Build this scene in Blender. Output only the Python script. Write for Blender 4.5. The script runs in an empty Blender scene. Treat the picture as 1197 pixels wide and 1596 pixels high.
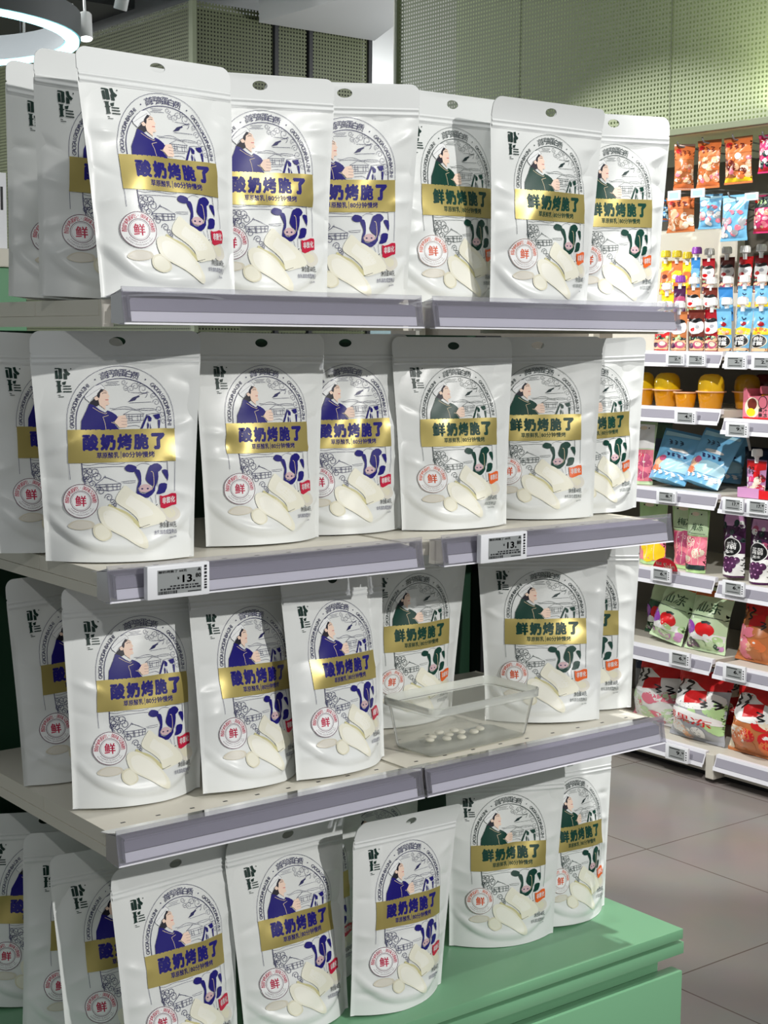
import bpy, bmesh, math, random
import numpy as np
from mathutils import Vector, Matrix
from mathutils.geometry import tessellate_polygon, delaunay_2d_cdt

SC = bpy.context.scene
COL = SC.collection

# ------------------------------------------------------------------ camera
YAW, PITCH, ROLL, FPX = 0.66092, 0.112915, 0.008533, 2377.37
CAM = Vector((-0.786197, -1.518554, 1.317968))
def cam_axes():
    f = Vector((math.sin(YAW)*math.cos(PITCH), math.cos(YAW)*math.cos(PITCH), -math.sin(PITCH)))
    r = Vector((math.cos(YAW), -math.sin(YAW), 0)); u = r.cross(f)
    return (math.cos(ROLL)*r + math.sin(ROLL)*u, -math.sin(ROLL)*r + math.cos(ROLL)*u, f)
_r, _u, _f = cam_axes()
cd = bpy.data.cameras.new('camera'); cam = bpy.data.objects.new('camera', cd); COL.objects.link(cam)
cam.matrix_world = Matrix(((_r.x, _u.x, -_f.x, CAM.x), (_r.y, _u.y, -_f.y, CAM.y), (_r.z, _u.z, -_f.z, CAM.z), (0, 0, 0, 1)))
cd.sensor_fit = 'HORIZONTAL'; cd.sensor_width = 36.0; cd.lens = FPX/1197*36.0; cd.clip_start = .02
SC.camera = cam

# ------------------------------------------------------------------ world, lights, exposure
SC.view_settings.view_transform = 'Standard'; SC.view_settings.look = 'None'
SC.view_settings.gamma = 1.0; SC.view_settings.use_curve_mapping = False
SC.view_settings.exposure = 0.0
W = bpy.data.worlds.new('store_air'); SC.world = W; W.use_nodes = True
bg = W.node_tree.nodes['Background']; bg.inputs[0].default_value = (.93, .98, 1.0, 1); bg.inputs[1].default_value = .23

def spot(name, loc, aim, power, size=60, blend=.25, radius=.03, color=(1, .98, .95)):
    d = bpy.data.lights.new(name, 'SPOT'); d.energy = power; d.spot_size = math.radians(size); d.spot_blend = blend
    d.shadow_soft_size = radius; d.color = color
    o = bpy.data.objects.new(name, d); COL.objects.link(o); o.location = loc
    o.rotation_euler = (Vector(aim) - Vector(loc)).to_track_quat('-Z', 'Y').to_euler()
    return o
def area(name, loc, aim, power, sx, sy, color=(1, 1, 1)):
    d = bpy.data.lights.new(name, 'AREA'); d.energy = power; d.shape = 'RECTANGLE'; d.size = sx; d.size_y = sy; d.color = color
    o = bpy.data.objects.new(name, d); COL.objects.link(o); o.location = loc
    o.rotation_euler = (Vector(aim) - Vector(loc)).to_track_quat('-Z', 'Y').to_euler()
    return o
spot('track_spotlight_front', (1.3, -4.2, 2.85), (.45, .1, .93), 460, 40, .6)
spot('track_spotlight_side', (-1.9, -3.4, 2.85), (.45, .1, 1.0), 70, 45)
spot('track_spotlight_near', (.50, -1.05, 3.4), (.5, .05, .6), 55, 44, .6)
spot('track_spotlight_above', (.97, -.40, 3.3), (.99, -.02, .41), 260, 17, .3)
spot('track_spotlight_aisle', (.6, -.4, 2.6), (2.8, 1.45, .75), 270, 46)
spot('track_spotlight_aisle', (1.2, 2.1, 2.95), (2.8, 1.5, .45), 210, 60)

# ------------------------------------------------------------------ colour and materials
def lin(c):
    def f(v):
        v /= 255.0
        return v/12.92 if v <= .04045 else ((v+.055)/1.055)**2.4
    return (f(c[0]), f(c[1]), f(c[2]), 1)
MATS = {}
def mat(name, rgb=(200, 200, 200), rough=.5, metal=0., spec=.5, trans=0., ior=1.45, alpha=1., emit=None, estr=0., coat=0., bump=None, vary=None):
    if name in MATS: return MATS[name]
    m = bpy.data.materials.new(name); m.use_nodes = True; nt = m.node_tree; b = nt.nodes['Principled BSDF']
    b.inputs['Base Color'].default_value = lin(rgb); b.inputs['Roughness'].default_value = rough
    b.inputs['Metallic'].default_value = metal; b.inputs['Specular IOR Level'].default_value = spec
    b.inputs['Transmission Weight'].default_value = trans; b.inputs['IOR'].default_value = ior
    b.inputs['Alpha'].default_value = alpha; b.inputs['Coat Weight'].default_value = coat
    if emit: b.inputs['Emission Color'].default_value = lin(emit); b.inputs['Emission Strength'].default_value = estr
    if bump or vary:
        tc = nt.nodes.new('ShaderNodeTexCoord')
    if bump:
        n = nt.nodes.new('ShaderNodeTexNoise'); n.inputs['Scale'].default_value = bump[0]; n.inputs['Detail'].default_value = 3
        bp = nt.nodes.new('ShaderNodeBump'); bp.inputs['Strength'].default_value = bump[1]; bp.inputs['Distance'].default_value = .002
        nt.links.new(tc.outputs['Object'], n.inputs['Vector']); nt.links.new(n.outputs['Fac'], bp.inputs['Height']); nt.links.new(bp.outputs['Normal'], b.inputs['Normal'])
    if vary:
        n = nt.nodes.new('ShaderNodeTexNoise'); n.inputs['Scale'].default_value = vary[0]; n.inputs['Detail'].default_value = 4
        mx = nt.nodes.new('ShaderNodeMix'); mx.data_type = 'RGBA'
        mx.inputs[6].default_value = lin(rgb); mx.inputs[7].default_value = lin(vary[1])
        nt.links.new(tc.outputs['Object'], n.inputs['Vector']); nt.links.new(n.outputs['Fac'], mx.inputs[0]); nt.links.new(mx.outputs[2], b.inputs['Base Color'])
    MATS[name] = m
    return m
mat('pouch_film', (230, 233, 231), .34, spec=.5, bump=(55, .10))
mat('pouch_film_matte', (226, 229, 228), .5, spec=.4)
mat('print_white', (243, 245, 245), .4, spec=.4)
mat('print_blue', (27, 20, 118), .4, spec=.4)
mat('print_green', (6, 62, 50), .4, spec=.4)
mat('ink_blue', (40, 40, 92), .4)
mat('ink_green', (30, 52, 52), .4)
mat('logo_green', (4, 44, 36), .4)
mat('hair', (26, 24, 40), .5)
mat('skin_print', (250, 220, 200), .5)
mat('muzzle_print', (214, 182, 186), .5)
mat('trim_print', (225, 205, 170), .5)
mat('gold_foil', (172, 156, 88), .33, metal=.45, spec=.5, vary=(14, (196, 180, 112)))
mat('badge_red', (196, 28, 74), .4)
mat('badge_purple', (96, 40, 70), .4)
mat('badge_orange', (226, 92, 44), .4)
mat('badge_brown', (150, 120, 108), .4)
mat('flag_red', (198, 24, 62), .35)
mat('flag_orange', (236, 102, 36), .35)
mat('chip_a', (240, 238, 220), .4); mat('chip_b', (246, 245, 233), .4); mat('chip_c', (226, 222, 198), .4)
mat('chip_d', (214, 208, 190), .4); mat('chip_e', (222, 218, 206), .4); mat('chip_f', (208, 202, 152), .4)
mat('black_ink', (22, 22, 24), .4)
mat('shelf_cream', (222, 218, 204), .4, bump=(200, .03))
mat('back_panel_green', (20, 56, 36), .5)
mat('mint_paint', (116, 168, 130), .32, spec=.5)
mat('mint_shadow_gap', (20, 40, 28), .6)
mat('tag_white', (236, 238, 242), .35)
mat('tag_screen', (150, 154, 154), .25)
mat('tag_ink', (28, 30, 34), .4)

def clear_plastic(name, rgb, opacity, rough=.12, haze=(230, 232, 240)):
    """thin clear plastic: mostly see-through with gloss and a little milky body"""
    m = bpy.data.materials.new(name); m.use_nodes = True; nt = m.node_tree; nt.nodes.clear()
    out = nt.nodes.new('ShaderNodeOutputMaterial'); mx = nt.nodes.new('ShaderNodeMixShader'); mx2 = nt.nodes.new('ShaderNodeMixShader')
    tr = nt.nodes.new('ShaderNodeBsdfTransparent'); tr.inputs[0].default_value = lin(rgb)
    d1 = nt.nodes.new('ShaderNodeBsdfDiffuse'); d1.inputs[0].default_value = lin(haze); d2 = nt.nodes.new('ShaderNodeBsdfTranslucent'); d2.inputs[0].default_value = lin(haze)
    di = nt.nodes.new('ShaderNodeAddShader'); nt.links.new(d1.outputs[0], di.inputs[0]); nt.links.new(d2.outputs[0], di.inputs[1])
    gl = nt.nodes.new('ShaderNodeBsdfGlossy'); gl.inputs['Roughness'].default_value = rough
    fr = nt.nodes.new('ShaderNodeFresnel'); fr.inputs['IOR'].default_value = 1.28
    mx.inputs[0].default_value = opacity
    nt.links.new(tr.outputs[0], mx.inputs[1]); nt.links.new(di.outputs[0], mx.inputs[2])
    nt.links.new(fr.outputs[0], mx2.inputs[0]); nt.links.new(mx.outputs[0], mx2.inputs[1]); nt.links.new(gl.outputs[0], mx2.inputs[2])
    nt.links.new(mx2.outputs[0], out.inputs['Surface'])
    MATS[name] = m
    return m
clear_plastic('rail_clear', (246, 246, 249), .16, .12, (158, 157, 163))
clear_plastic('tub_clear', (255, 255, 255), .20, .15, (196, 199, 193))
clear_plastic('tub_rim', (255, 255, 255), .50, .2, (200, 203, 198))
clear_plastic('pack_clear', (250, 250, 250), .12, .15)
mat('rail_insert', (152, 150, 161), .3, spec=.5)
mat('rail_lower', (212, 211, 220), .3, spec=.5)
mat('rail_white', (232, 232, 238), .35)

# ------------------------------------------------------------------ object helpers
def empty(name, loc=(0, 0, 0), rz=0.):
    o = bpy.data.objects.new(name, None); COL.objects.link(o); o.location = loc; o.rotation_euler = (0, 0, rz)
    o.empty_display_size = .05
    return o
def tag(o, label=None, cat=None, group=None, kind=None):
    if label: o['label'] = label
    if cat: o['category'] = cat
    if group: o['group'] = group
    if kind: o['kind'] = kind
    return o
class MB:
    """collects geometry for one mesh object with material slots"""
    def __init__(s): s.v = []; s.f = []; s.m = []; s.slots = []; s.n = 0
    def slot(s, m):
        if m not in s.slots: s.slots.append(m)
        return s.slots.index(m)
    def add(s, verts, faces, m):
        k = s.slot(m); s.v.append(np.asarray(verts, float).reshape(-1, 3)); b = s.n
        for f in faces: s.f.append(tuple(int(i)+b for i in f)); s.m.append(k)
        s.n += len(s.v[-1]); return s
    def box(s, x0, x1, y0, y1, z0, z1, m, bevel=0., M=None):
        bm = bmesh.new(); bmesh.ops.create_cube(bm, size=1)
        for v in bm.verts: v.co = Vector(((x0+x1)/2+v.co.x*(x1-x0), (y0+y1)/2+v.co.y*(y1-y0), (z0+z1)/2+v.co.z*(z1-z0)))
        if bevel > 0: bmesh.ops.bevel(bm, geom=bm.edges[:], offset=bevel, segments=2, affect='EDGES', profile=.6)
        s.bm(bm, m, M); return s
    def bm(s, bm, m, M=None):
        bm.verts.index_update()
        vs = [(M @ v.co if M else v.co)[:] for v in bm.verts]; fs = [[v.index for v in f.verts] for f in bm.faces]
        bm.free(); s.add(vs, fs, m)
    def extrude(s, prof, a0, a1, m, axis='x', closed=True):
        """2D profile (p,q) swept along an axis; axis x: (p,q)=(y,z); y: (x,z); z: (x,y)"""
        n = len(prof); vs = []
        for a in (a0, a1):
            for p, q in prof: vs.append({'x': (a, p, q), 'y': (p, a, q), 'z': (p, q, a)}[axis])
        fs = [(i, (i+1) % n, n+(i+1) % n, n+i) for i in range(n if closed else n-1)]
        if closed:
            tris = tessellate_polygon([[Vector((p, q, 0)) for p, q in prof]])
            fs += [tuple(t) for t in tris] + [tuple(n+i for i in reversed(t)) for t in tris]
        s.add(vs, fs, m); return s
    def tube(s, pts, r, m, seg=8, cap=True):
        pts = [Vector(p) for p in pts]; vs = []; fs = []; rr = r if isinstance(r, (list, tuple)) else [r]*len(pts)
        up = Vector((0, 0, 1))
        for i, p in enumerate(pts):
            d = (pts[min(i+1, len(pts)-1)] - pts[max(i-1, 0)]).normalized()
            a = d.cross(up) if abs(d.z) < .95 else d.cross(Vector((0, 1, 0))); a.normalize(); b = d.cross(a)
            for k in range(seg):
                t = 2*math.pi*k/seg; vs.append((p + rr[i]*(math.cos(t)*a + math.sin(t)*b))[:])
        for i in range(len(pts)-1):
            for k in range(seg): fs.append((i*seg+k, i*seg+(k+1) % seg, (i+1)*seg+(k+1) % seg, (i+1)*seg+k))
        if cap: fs.append(tuple(range(seg-1, -1, -1))); fs.append(tuple((len(pts)-1)*seg+k for k in range(seg)))
        s.add(vs, fs, m); return s
    def lathe(s, prof, m, seg=24, M=None, cap=True):
        vs = []; fs = []
        for r, z in prof:
            for k in range(seg):
                t = 2*math.pi*k/seg; v = Vector((r*math.cos(t), r*math.sin(t), z)); vs.append((M @ v if M else v)[:])
        for i in range(len(prof)-1):
            for k in range(seg): fs.append((i*seg+k, i*seg+(k+1) % seg, (i+1)*seg+(k+1) % seg, (i+1)*seg+k))
        if cap:
            fs.append(tuple(range(seg-1, -1, -1))); fs.append(tuple((len(prof)-1)*seg+k for k in range(seg)))
        s.add(vs, fs, m); return s
    def build(s, name, parent=None, smooth=False, loc=None, rz=None, auto=None):
        me = bpy.data.meshes.new(name); me.from_pydata(np.concatenate(s.v).tolist() if s.v else [], [], s.f)
        for m in s.slots: me.materials.append(MATS[m])
        if len(s.slots) > 1: me.polygons.foreach_set('material_index', s.m)
        if smooth: me.polygons.foreach_set('use_smooth', [True]*len(me.polygons))
        me.update()
        if auto: me.set_sharp_from_angle(angle=math.radians(auto))
        o = bpy.data.objects.new(name, me); COL.objects.link(o)
        if parent: o.parent = parent
        if loc is not None: o.location = loc
        if rz is not None: o.rotation_euler = (0, 0, rz)
        return o

# ------------------------------------------------------------------ text and flat artwork
_tc = {}
def text_tris(body, bold=0.0):
    """flat triangles of a line of lettering: (points Nx2, triangles)"""
    k = (body, bold)
    if k in _tc: return _tc[k]
    cu = bpy.data.curves.new('lettering', 'FONT'); cu.body = body; cu.size = 1; cu.resolution_u = 2; cu.fill_mode = 'FRONT'
    ob = bpy.data.objects.new('lettering', cu); COL.objects.link(ob)
    bpy.context.view_layer.update()
    dg = bpy.context.evaluated_depsgraph_get(); me = bpy.data.meshes.new_from_object(ob.evaluated_get(dg))
    me.calc_loop_triangles()
    P = np.array([v.co[:2] for v in me.vertices]).reshape(-1, 2); T = [tuple(t.vertices) for t in me.loop_triangles]
    bpy.data.objects.remove(ob); bpy.data.curves.remove(cu); bpy.data.meshes.remove(me)
    if bold > 0 and len(P):                         # heavier strokes: the outline repeated a little to each side
        k_ = 6 if bold >= .02 else 2; n = len(P)
        D = [(bold*math.cos(2*math.pi*i/k_), bold*math.sin(2*math.pi*i/k_)) for i in range(k_)]
        T = [tuple(i+n*j for i in t) for j in range(k_) for t in T]; P = np.concatenate([P+np.array(d) for d in D])
    _tc[k] = (P, T); return P, T
def bisect(P, T, L):
    """split triangles until no edge is longer than L"""
    P = [tuple(p) for p in P]; mid = {}; out = []; st = list(T)
    while st:
        t = st.pop(); e = []
        for i in range(3):
            a, b = P[t[i]], P[t[(i+1) % 3]]; e.append((a[0]-b[0])**2 + (a[1]-b[1])**2)
        i = max(range(3), key=lambda j: e[j])
        if e[i] <= L*L: out.append(t); continue
        a, b, c = t[i], t[(i+1) % 3], t[(i+2) % 3]; key = (min(a, b), max(a, b))
        if key not in mid: mid[key] = len(P); P.append(((P[a][0]+P[b][0])/2, (P[a][1]+P[b][1])/2))
        m = mid[key]; st.append((a, m, c)); st.append((m, b, c))
    return np.array(P), out
def smooth_line(pts, n=6, closed=False):
    P = [np.array(p, float) for p in pts]; N = len(P); out = []
    for i in range(N if closed else N-1):
        p0, p1, p2, p3 = (P[(i-1) % N], P[i], P[(i+1) % N], P[(i+2) % N]) if closed else (P[max(i-1, 0)], P[i], P[i+1], P[min(i+2, N-1)])
        for k in range(n):
            t = k/n; out.append(.5*(2*p1+(p2-p0)*t+(2*p0-5*p1+4*p2-p3)*t*t+(3*p1-p0-3*p2+p3)*t**3))
    if not closed: out.append(P[-1])
    return [tuple(p) for p in out]
class Art:
    """flat artwork in (x right, y down) coordinates, grouped by part"""
    def __init__(s, L=.02): s.items = []; s.L = L
    def tris(s, part, P, T, m, layer): P, T = bisect(P, T, s.L); s.items.append((part, P, T, m, layer))
    def poly(s, part, pts, m, layer, sm=0):
        if sm: pts = smooth_line(pts, sm, True)
        T = tessellate_polygon([[Vector((p[0], p[1], 0)) for p in pts]])
        s.tris(part, pts, [tuple(t) for t in T], m, layer)
    def stroke(s, part, pts, w, m, layer, sm=0, closed=False):
        if sm: pts = smooth_line(pts, sm, closed)
        P = np.array(pts, float); n = len(P)
        if closed: d = np.roll(P, -1, 0)-np.roll(P, 1, 0)
        else: d = np.gradient(P, axis=0)
        d /= (np.linalg.norm(d, axis=1, keepdims=True)+1e-12); nn = np.stack([-d[:, 1], d[:, 0]], 1)*w/2
        V = np.concatenate([P+nn, P-nn]); T = []
        for i in range(n if closed else n-1):
            j = (i+1) % n; T += [(i, j, n+j), (i, n+j, n+i)]
        s.tris(part, V, T, m, layer)
    def ellipse(s, part, cx, cy, rx, ry, m, layer, n=40): s.poly(part, [(cx+rx*math.cos(2*math.pi*i/n), cy+ry*math.sin(2*math.pi*i/n)) for i in range(n)], m, layer)
    def ring(s, part, cx, cy, rx, ry, w, m, layer, a0=0, a1=360, n=48):
        cl = (a1-a0) >= 360; k = n if cl else n+1
        s.stroke(part, [(cx+rx*math.cos(math.radians(a0+(a1-a0)*i/n)), cy+ry*math.sin(math.radians(a0+(a1-a0)*i/n))) for i in range(k)], w, m, layer, closed=cl)
    def rect(s, part, x0, x1, y0, y1, m, layer): s.poly(part, [(x0, y0), (x1, y0), (x1, y1), (x0, y1)], m, layer)
    def text(s, part, body, x0, x1, y0, y1, m, layer, bold=0., skew=0.):
        """lettering stretched into a box"""
        P, T = text_tris(body, bold)
        if not len(P): return
        a, b = P.min(0), P.max(0); q = (P-a)/(b-a)
        X = x0+q[:, 0]*(x1-x0); Y = y1-q[:, 1]*(y1-y0)+skew*(X-x0)
        s.tris(part, np.stack([X, Y], 1), T, m, layer)
    def glyph(s, part, ch, cx, cy, size, ang, m, layer, bold=0.):
        P, T = text_tris(ch, bold)
        if not len(P): return
        c = (P.min(0)+P.max(0))/2; Q = (P-c)*size; Q[:, 1] *= -1; ca, sa = math.cos(ang), math.sin(ang)
        s.tris(part, np.stack([cx+Q[:, 0]*ca-Q[:, 1]*sa, cy+Q[:, 0]*sa+Q[:, 1]*ca], 1), T, m, layer)
    def arc_text(s, part, body, cx, cy, rx, ry, a0, a1, size, m, layer, bold=0., flip=False):
        n = len(body)
        for i, ch in enumerate(body):
            if ch == ' ': continue
            a = math.radians(a0+(a1-a0)*(i+.5)/n); x, y = cx+rx*math.cos(a), cy+ry*math.sin(a)
            ang = math.atan2(math.sin(a)/ry, math.cos(a)/rx)+math.pi/2+(math.pi if flip else 0)
            s.glyph(part, ch, x, y, size, ang, m, layer, bold)
def spiral(cx, cy, r, a0, turns, n=16, ccw=1):
    return [(cx+r*(1-.75*i/n)*math.cos(a0+ccw*2*math.pi*turns*i/n), cy+r*(1-.75*i/n)*math.sin(a0+ccw*2*math.pi*turns*i/n)) for i in range(n+1)]
# ------------------------------------------------------------------ snack pouch artwork (units of pouch height)
def Z6(*p): return [(-.1465+.000366*x, .0471+.000366*y) for x, y in p]
def Z7(*p): return [(-.2356+.000457*x, .485+.000457*y) for x, y in p]
def pouch_art(kind):
    blue = kind == 'blue'
    C = 'print_blue' if blue else 'print_green'; I = 'ink_blue' if blue else 'ink_green'
    A = Art(.022); B = 'body'
    CX = .012
    # twin arch outline
    def arch(rx, ry, cy, y1, n=26): return [(CX-rx, y1)] + [(CX-rx*math.cos(math.pi*i/n), cy-ry*math.sin(math.pi*i/n)) for i in range(n+1)] + [(CX+rx, y1)]
    A.stroke(B, arch(.232, .238, .39, .428), .0016, I, 1)
    A.stroke(B, arch(.194, .187, .393, .428), .0030, I, 1)
    for sx in (-1, 1):
        A.stroke(B, [(CX+sx*.229, .565), (CX+sx*.224, .64 if sx < 0 else .70)], .0016, I, 1)
    A.stroke(B, [(-.163, .567), (-.160, .62), (-.150, .665)], .0034, I, 1)
    A.stroke(B, [(.205, .567), (.206, .62), (.203, .655)], .0022, I, 1)
    # arch lettering
    A.arc_text(B, '高钙高蛋白质', CX-.003, .39, .206, .2085, -113, -66, .036, I, 1, .0)
    for a in (-121, -58): A.ellipse(B, CX+.208*math.cos(math.radians(a)), .39+.21*math.sin(math.radians(a)), .003, .003, I, 1, 10)
    A.arc_text(B, 'GAOGAIGAODANBAIZHI', CX, .395, .211, .212, -186, -129, .0245, I, 1, .004)
    A.arc_text(B, 'GAOGAIGAODANBAIZHI', CX, .395, .212, .212, -51, 6, .0245, I, 1, .004)
    # brand mark
    L = 'logo_green'
    def ZL(*p): return [(-.266+(x-250)*.000142, .158+(y-420)*.000142) for x, y in p]
    A.stroke(B, ZL((255, 445), (380, 445), (470, 470)), .0055, L, 1)
    A.poly(B, ZL((270, 510), (330, 500), (355, 755), (290, 755)), L, 1); A.stroke(B, ZL((270, 510), (330, 500), (355, 755), (290, 755)), .0032, L, 1, closed=True)
    A.poly(B, ZL((375, 440), (460, 470), (475, 755), (390, 765)), L, 1); A.stroke(B, ZL((375, 440), (460, 470), (475, 755), (390, 765)), .0032, L, 1, closed=True)
    A.poly(B, ZL((520, 425), (590, 415), (620, 530), (715, 610), (670, 660), (560, 575)), L, 1); A.stroke(B, ZL((520, 425), (590, 415), (620, 530), (715, 610), (670, 660), (560, 575)), .0032, L, 1, closed=True)
    A.poly(B, ZL((525, 590), (615, 650), (620, 770), (535, 765)), L, 1); A.stroke(B, ZL((525, 590), (615, 650), (620, 770), (535, 765)), .0032, L, 1, closed=True)
    A.poly(B, ZL((290, 825), (440, 825), (410, 850), (425, 1130), (460, 1150), (320, 1170), (350, 1140), (335, 850)), L, 1); A.stroke(B, ZL((290, 825), (440, 825), (410, 850), (425, 1130), (460, 1150), (320, 1170), (350, 1140), (335, 850)), .0032, L, 1, closed=True)
    A.stroke(B, ZL((310, 965), (460, 965)), .005, L, 2)
    A.poly(B, ZL((480, 870), (590, 840), (560, 930), (500, 930)), L, 1); A.stroke(B, ZL((480, 870), (590, 840), (560, 930), (500, 930)), .0032, L, 1, closed=True)
    for y, x1 in ((985, 730), (1065, 745), (1150, 755)): A.stroke(B, ZL((500, y), (x1, y)), .0048, L, 1)
    A.ellipse(B, *ZL((740, 460))[0], .003, .003, L, 1, 10)
    A.stroke(B, ZL((350, 1250), (420, 1260)), .003, L, 1); A.stroke(B, ZL((360, 1305), (515, 1305)), .0028, L, 1)
    # woman in a white cap
    A.poly(B, Z6((110, 680), (55, 735), (75, 770), (150, 760), (205, 730), (210, 600), (170, 600)), 'hair', 2)
    A.poly(B, Z6((240, 560), (262, 575), (282, 592), (284, 620), (303, 648), (287, 664), (293, 688), (285, 705), (300, 733), (285, 748), (258, 748), (245, 775), (255, 805), (180, 745), (170, 690), (172, 640), (205, 590)), 'skin_print', 3)
    A.poly(B, Z6((205, 555), (160, 610), (150, 645), (178, 668), (188, 640), (192, 608), (240, 566)), 'hair', 4)
    A.poly(B, Z6((205, 500), (250, 545), (238, 566), (150, 635), (105, 660), (70, 715), (20, 672), (10, 640), (60, 580), (130, 520)), 'print_white', 3)
    A.stroke(B, Z6((205, 500), (250, 545), (238, 566), (150, 635), (105, 660), (70, 715), (20, 672), (10, 640), (60, 580), (130, 520)), .0012, I, 4, closed=True)
    A.stroke(B, Z6((30, 655), (110, 600), (210, 540)), .001, I, 4)
    A.poly(B, Z6((118, 660), (150, 640), (175, 665), (160, 690), (135, 690)), 'skin_print', 4)
    A.stroke(B, Z6((215, 612), (240, 603), (268, 606)), .0022, 'hair', 5); A.stroke(B, Z6((215, 590), (245, 578), (268, 588)), .0016, 'hair', 5)
    A.stroke(B, Z6((250, 686), (288, 686)), .0024, 'badge_red', 5)
    A.poly(B, Z6((60, 730), (30, 800), (0, 860), (-35, 930), (-45, 1040), (405, 1040), (330, 948), (395, 905), (370, 865), (320, 830), (270, 810), (250, 840), (180, 800), (110, 745)), C, 4)
    for pl in (((215, 888), (235, 950), (246, 1030)), ((100, 775), (180, 825), (245, 852), (266, 838)), ((215, 888), (282, 868)), ((310, 950), (370, 970), (408, 1015))): A.stroke(B, Z6(*pl), .0022, 'trim_print', 5)
    A.poly(B, Z6((345, 948), (400, 878), (475, 866), (480, 890), (497, 915), (492, 960), (498, 985), (485, 1010), (410, 1015)), 'skin_print', 5)
    for y in (905, 940, 975): A.stroke(B, Z6((430, y), (492, y+3)), .001, I, 6)
    # scenery behind her
    for pl in (((300, 785), (360, 790), (440, 770), (520, 772), (600, 800), (700, 790), (830, 795)), ((320, 805), (450, 795), (560, 800)), ((640, 805), (760, 815), (860, 805)), ((500, 960), (660, 950)), ((500, 1000), (600, 990), (650, 1010)),
               ((530, 725), (790, 715)), ((555, 603), (700, 608), (770, 600)), ((250, 515), (430, 508)), ((265, 480), (420, 470)), ((280, 497), (400, 490))):
        A.stroke(B, Z6(*pl), .0014, I, 1, sm=3)
    A.poly(B, Z6((515, 715), (545, 690), (575, 660), (640, 640), (660, 650), (620, 670), (600, 695), (560, 705)), I, 1)
    A.stroke(B, Z6((640, 640), (690, 618), (745, 615), (735, 650), (720, 660)), .0016, I, 1, sm=3)
    for cx, cy, r, a in ((480, 480, 36, 0), (500, 545, 34, 1), (560, 560, 44, 2), (610, 530, 46, 3), (700, 560, 60, .5), (820, 640, 36, 2), (850, 720, 44, 3), (885, 800, 46, 1), (925, 870, 40, 2), (935, 940, 36, 0), (660, 500, 30, 1)):
        A.stroke(B, [(-.1465+.000366*x, .0471+.000366*y) for x, y in spiral(cx, cy, r, a, 1.3)], .0014, I, 1)
    for pl in (((455, 860), (560, 805), (640, 815), (705, 855), (455, 860)), ((490, 862), (495, 935), (690, 930), (690, 858)), ((500, 885), (690, 880)), ((520, 860), (525, 935)), ((555, 870), (560, 935)), ((625, 870), (625, 935)), ((660, 862), (660, 932)), ((495, 910), (555, 910))):
        A.stroke(B, Z6(*pl), .0016, I, 1)
    cow = Z6((655, 1030), (700, 930), (728, 862), (800, 852), (880, 855), (900, 905), (885, 1030))
    A.stroke(B, cow, .0014, I, 1)
    for pl in (((655, 1030), (700, 935), (735, 862), (745, 880), (715, 950), (680, 1030)), ((750, 868), (790, 905), (785, 945), (752, 945), (745, 900)), ((808, 868), (888, 858), (893, 905), (870, 925), (838, 915)), ((735, 985), (745, 950), (757, 990), (750, 1030), (738, 1030)), ((770, 960), (785, 1030), (772, 1030)), ((865, 930), (892, 930), (888, 1030), (872, 1030))):
        A.poly(B, Z6(*pl), C, 2)
    # below the gold label: cow head, yurt, waves
    for pl in (((555, 240), (590, 205), (650, 218), (668, 240), (640, 277), (580, 270)), ((645, 255), (692, 258), (707, 320), (702, 395), (672, 430), (690, 470), (740, 484), (800, 445), (832, 400), (836, 460), (770, 522), (700, 512), (660, 500), (664, 420), (682, 360), (662, 310)),
               ((800, 215), (860, 230), (872, 320), (842, 420), (800, 402), (770, 380), (748, 340), (770, 270)), ((810, 215), (870, 200), (912, 240), (880, 277), (840, 282)), ((910, 265), (968, 270), (966, 362), (930, 312)), ((875, 410), (900, 390), (957, 400), (932, 480), (850, 492), (870, 450))):
        A.poly(B, Z7(*pl), C, 3, sm=2)
    A.poly(B, Z7((680, 430), (720, 395), (780, 400), (802, 440), (770, 466), (700, 466)), 'muzzle_print', 4, sm=2)
    for cx in (712, 765): A.ellipse(B, *Z7((cx, 436))[0], .005, .0035, 'ink_blue', 5, 12)
    A.stroke(B, Z7((705, 472), (740, 478), (775, 470)), .0014, I, 5)
    A.stroke(B, Z7((800, 275), (822, 290), (826, 400), (800, 452)), .0026, 'trim_print', 5, sm=3)
    for pl in (((668, 222), (720, 196), (792, 206)), ((872, 320), (858, 420)), ((790, 520), (806, 560), (815, 590)), ((840, 495), (845, 580)), ((165, 232), (450, 221), (560, 225)), ((165, 196), (230, 205), (330, 190), (470, 200), (560, 190)), ((520, 366), (580, 360), (655, 357)), ((530, 375), (600, 378), (650, 372)), ((750, 185), (830, 180), (955, 190))):
        A.stroke(B, Z7(*pl), .0014, I, 1, sm=3)
    A.stroke(B, Z7((820, 622), (857, 590)), .003, 'black_ink', 2)
    A.stroke(B, Z7((675, 806), (775, 778)), .0016, 'black_ink', 6)
    for pl in (((285, 385), (345, 340), (372, 318), (440, 345), (515, 382), (285, 392)), ((285, 388), (292, 435), (400, 448), (505, 435), (515, 384)), ((290, 412), (510, 408)), ((320, 390), (325, 440)), ((380, 390), (385, 448)), ((392, 390), (397, 448)), ((440, 388), (440, 446)), ((480, 388), (478, 440)), ((360, 325), (372, 305), (380, 330))):
        A.stroke(B, Z7(*pl), .0022, I, 1)
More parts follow.
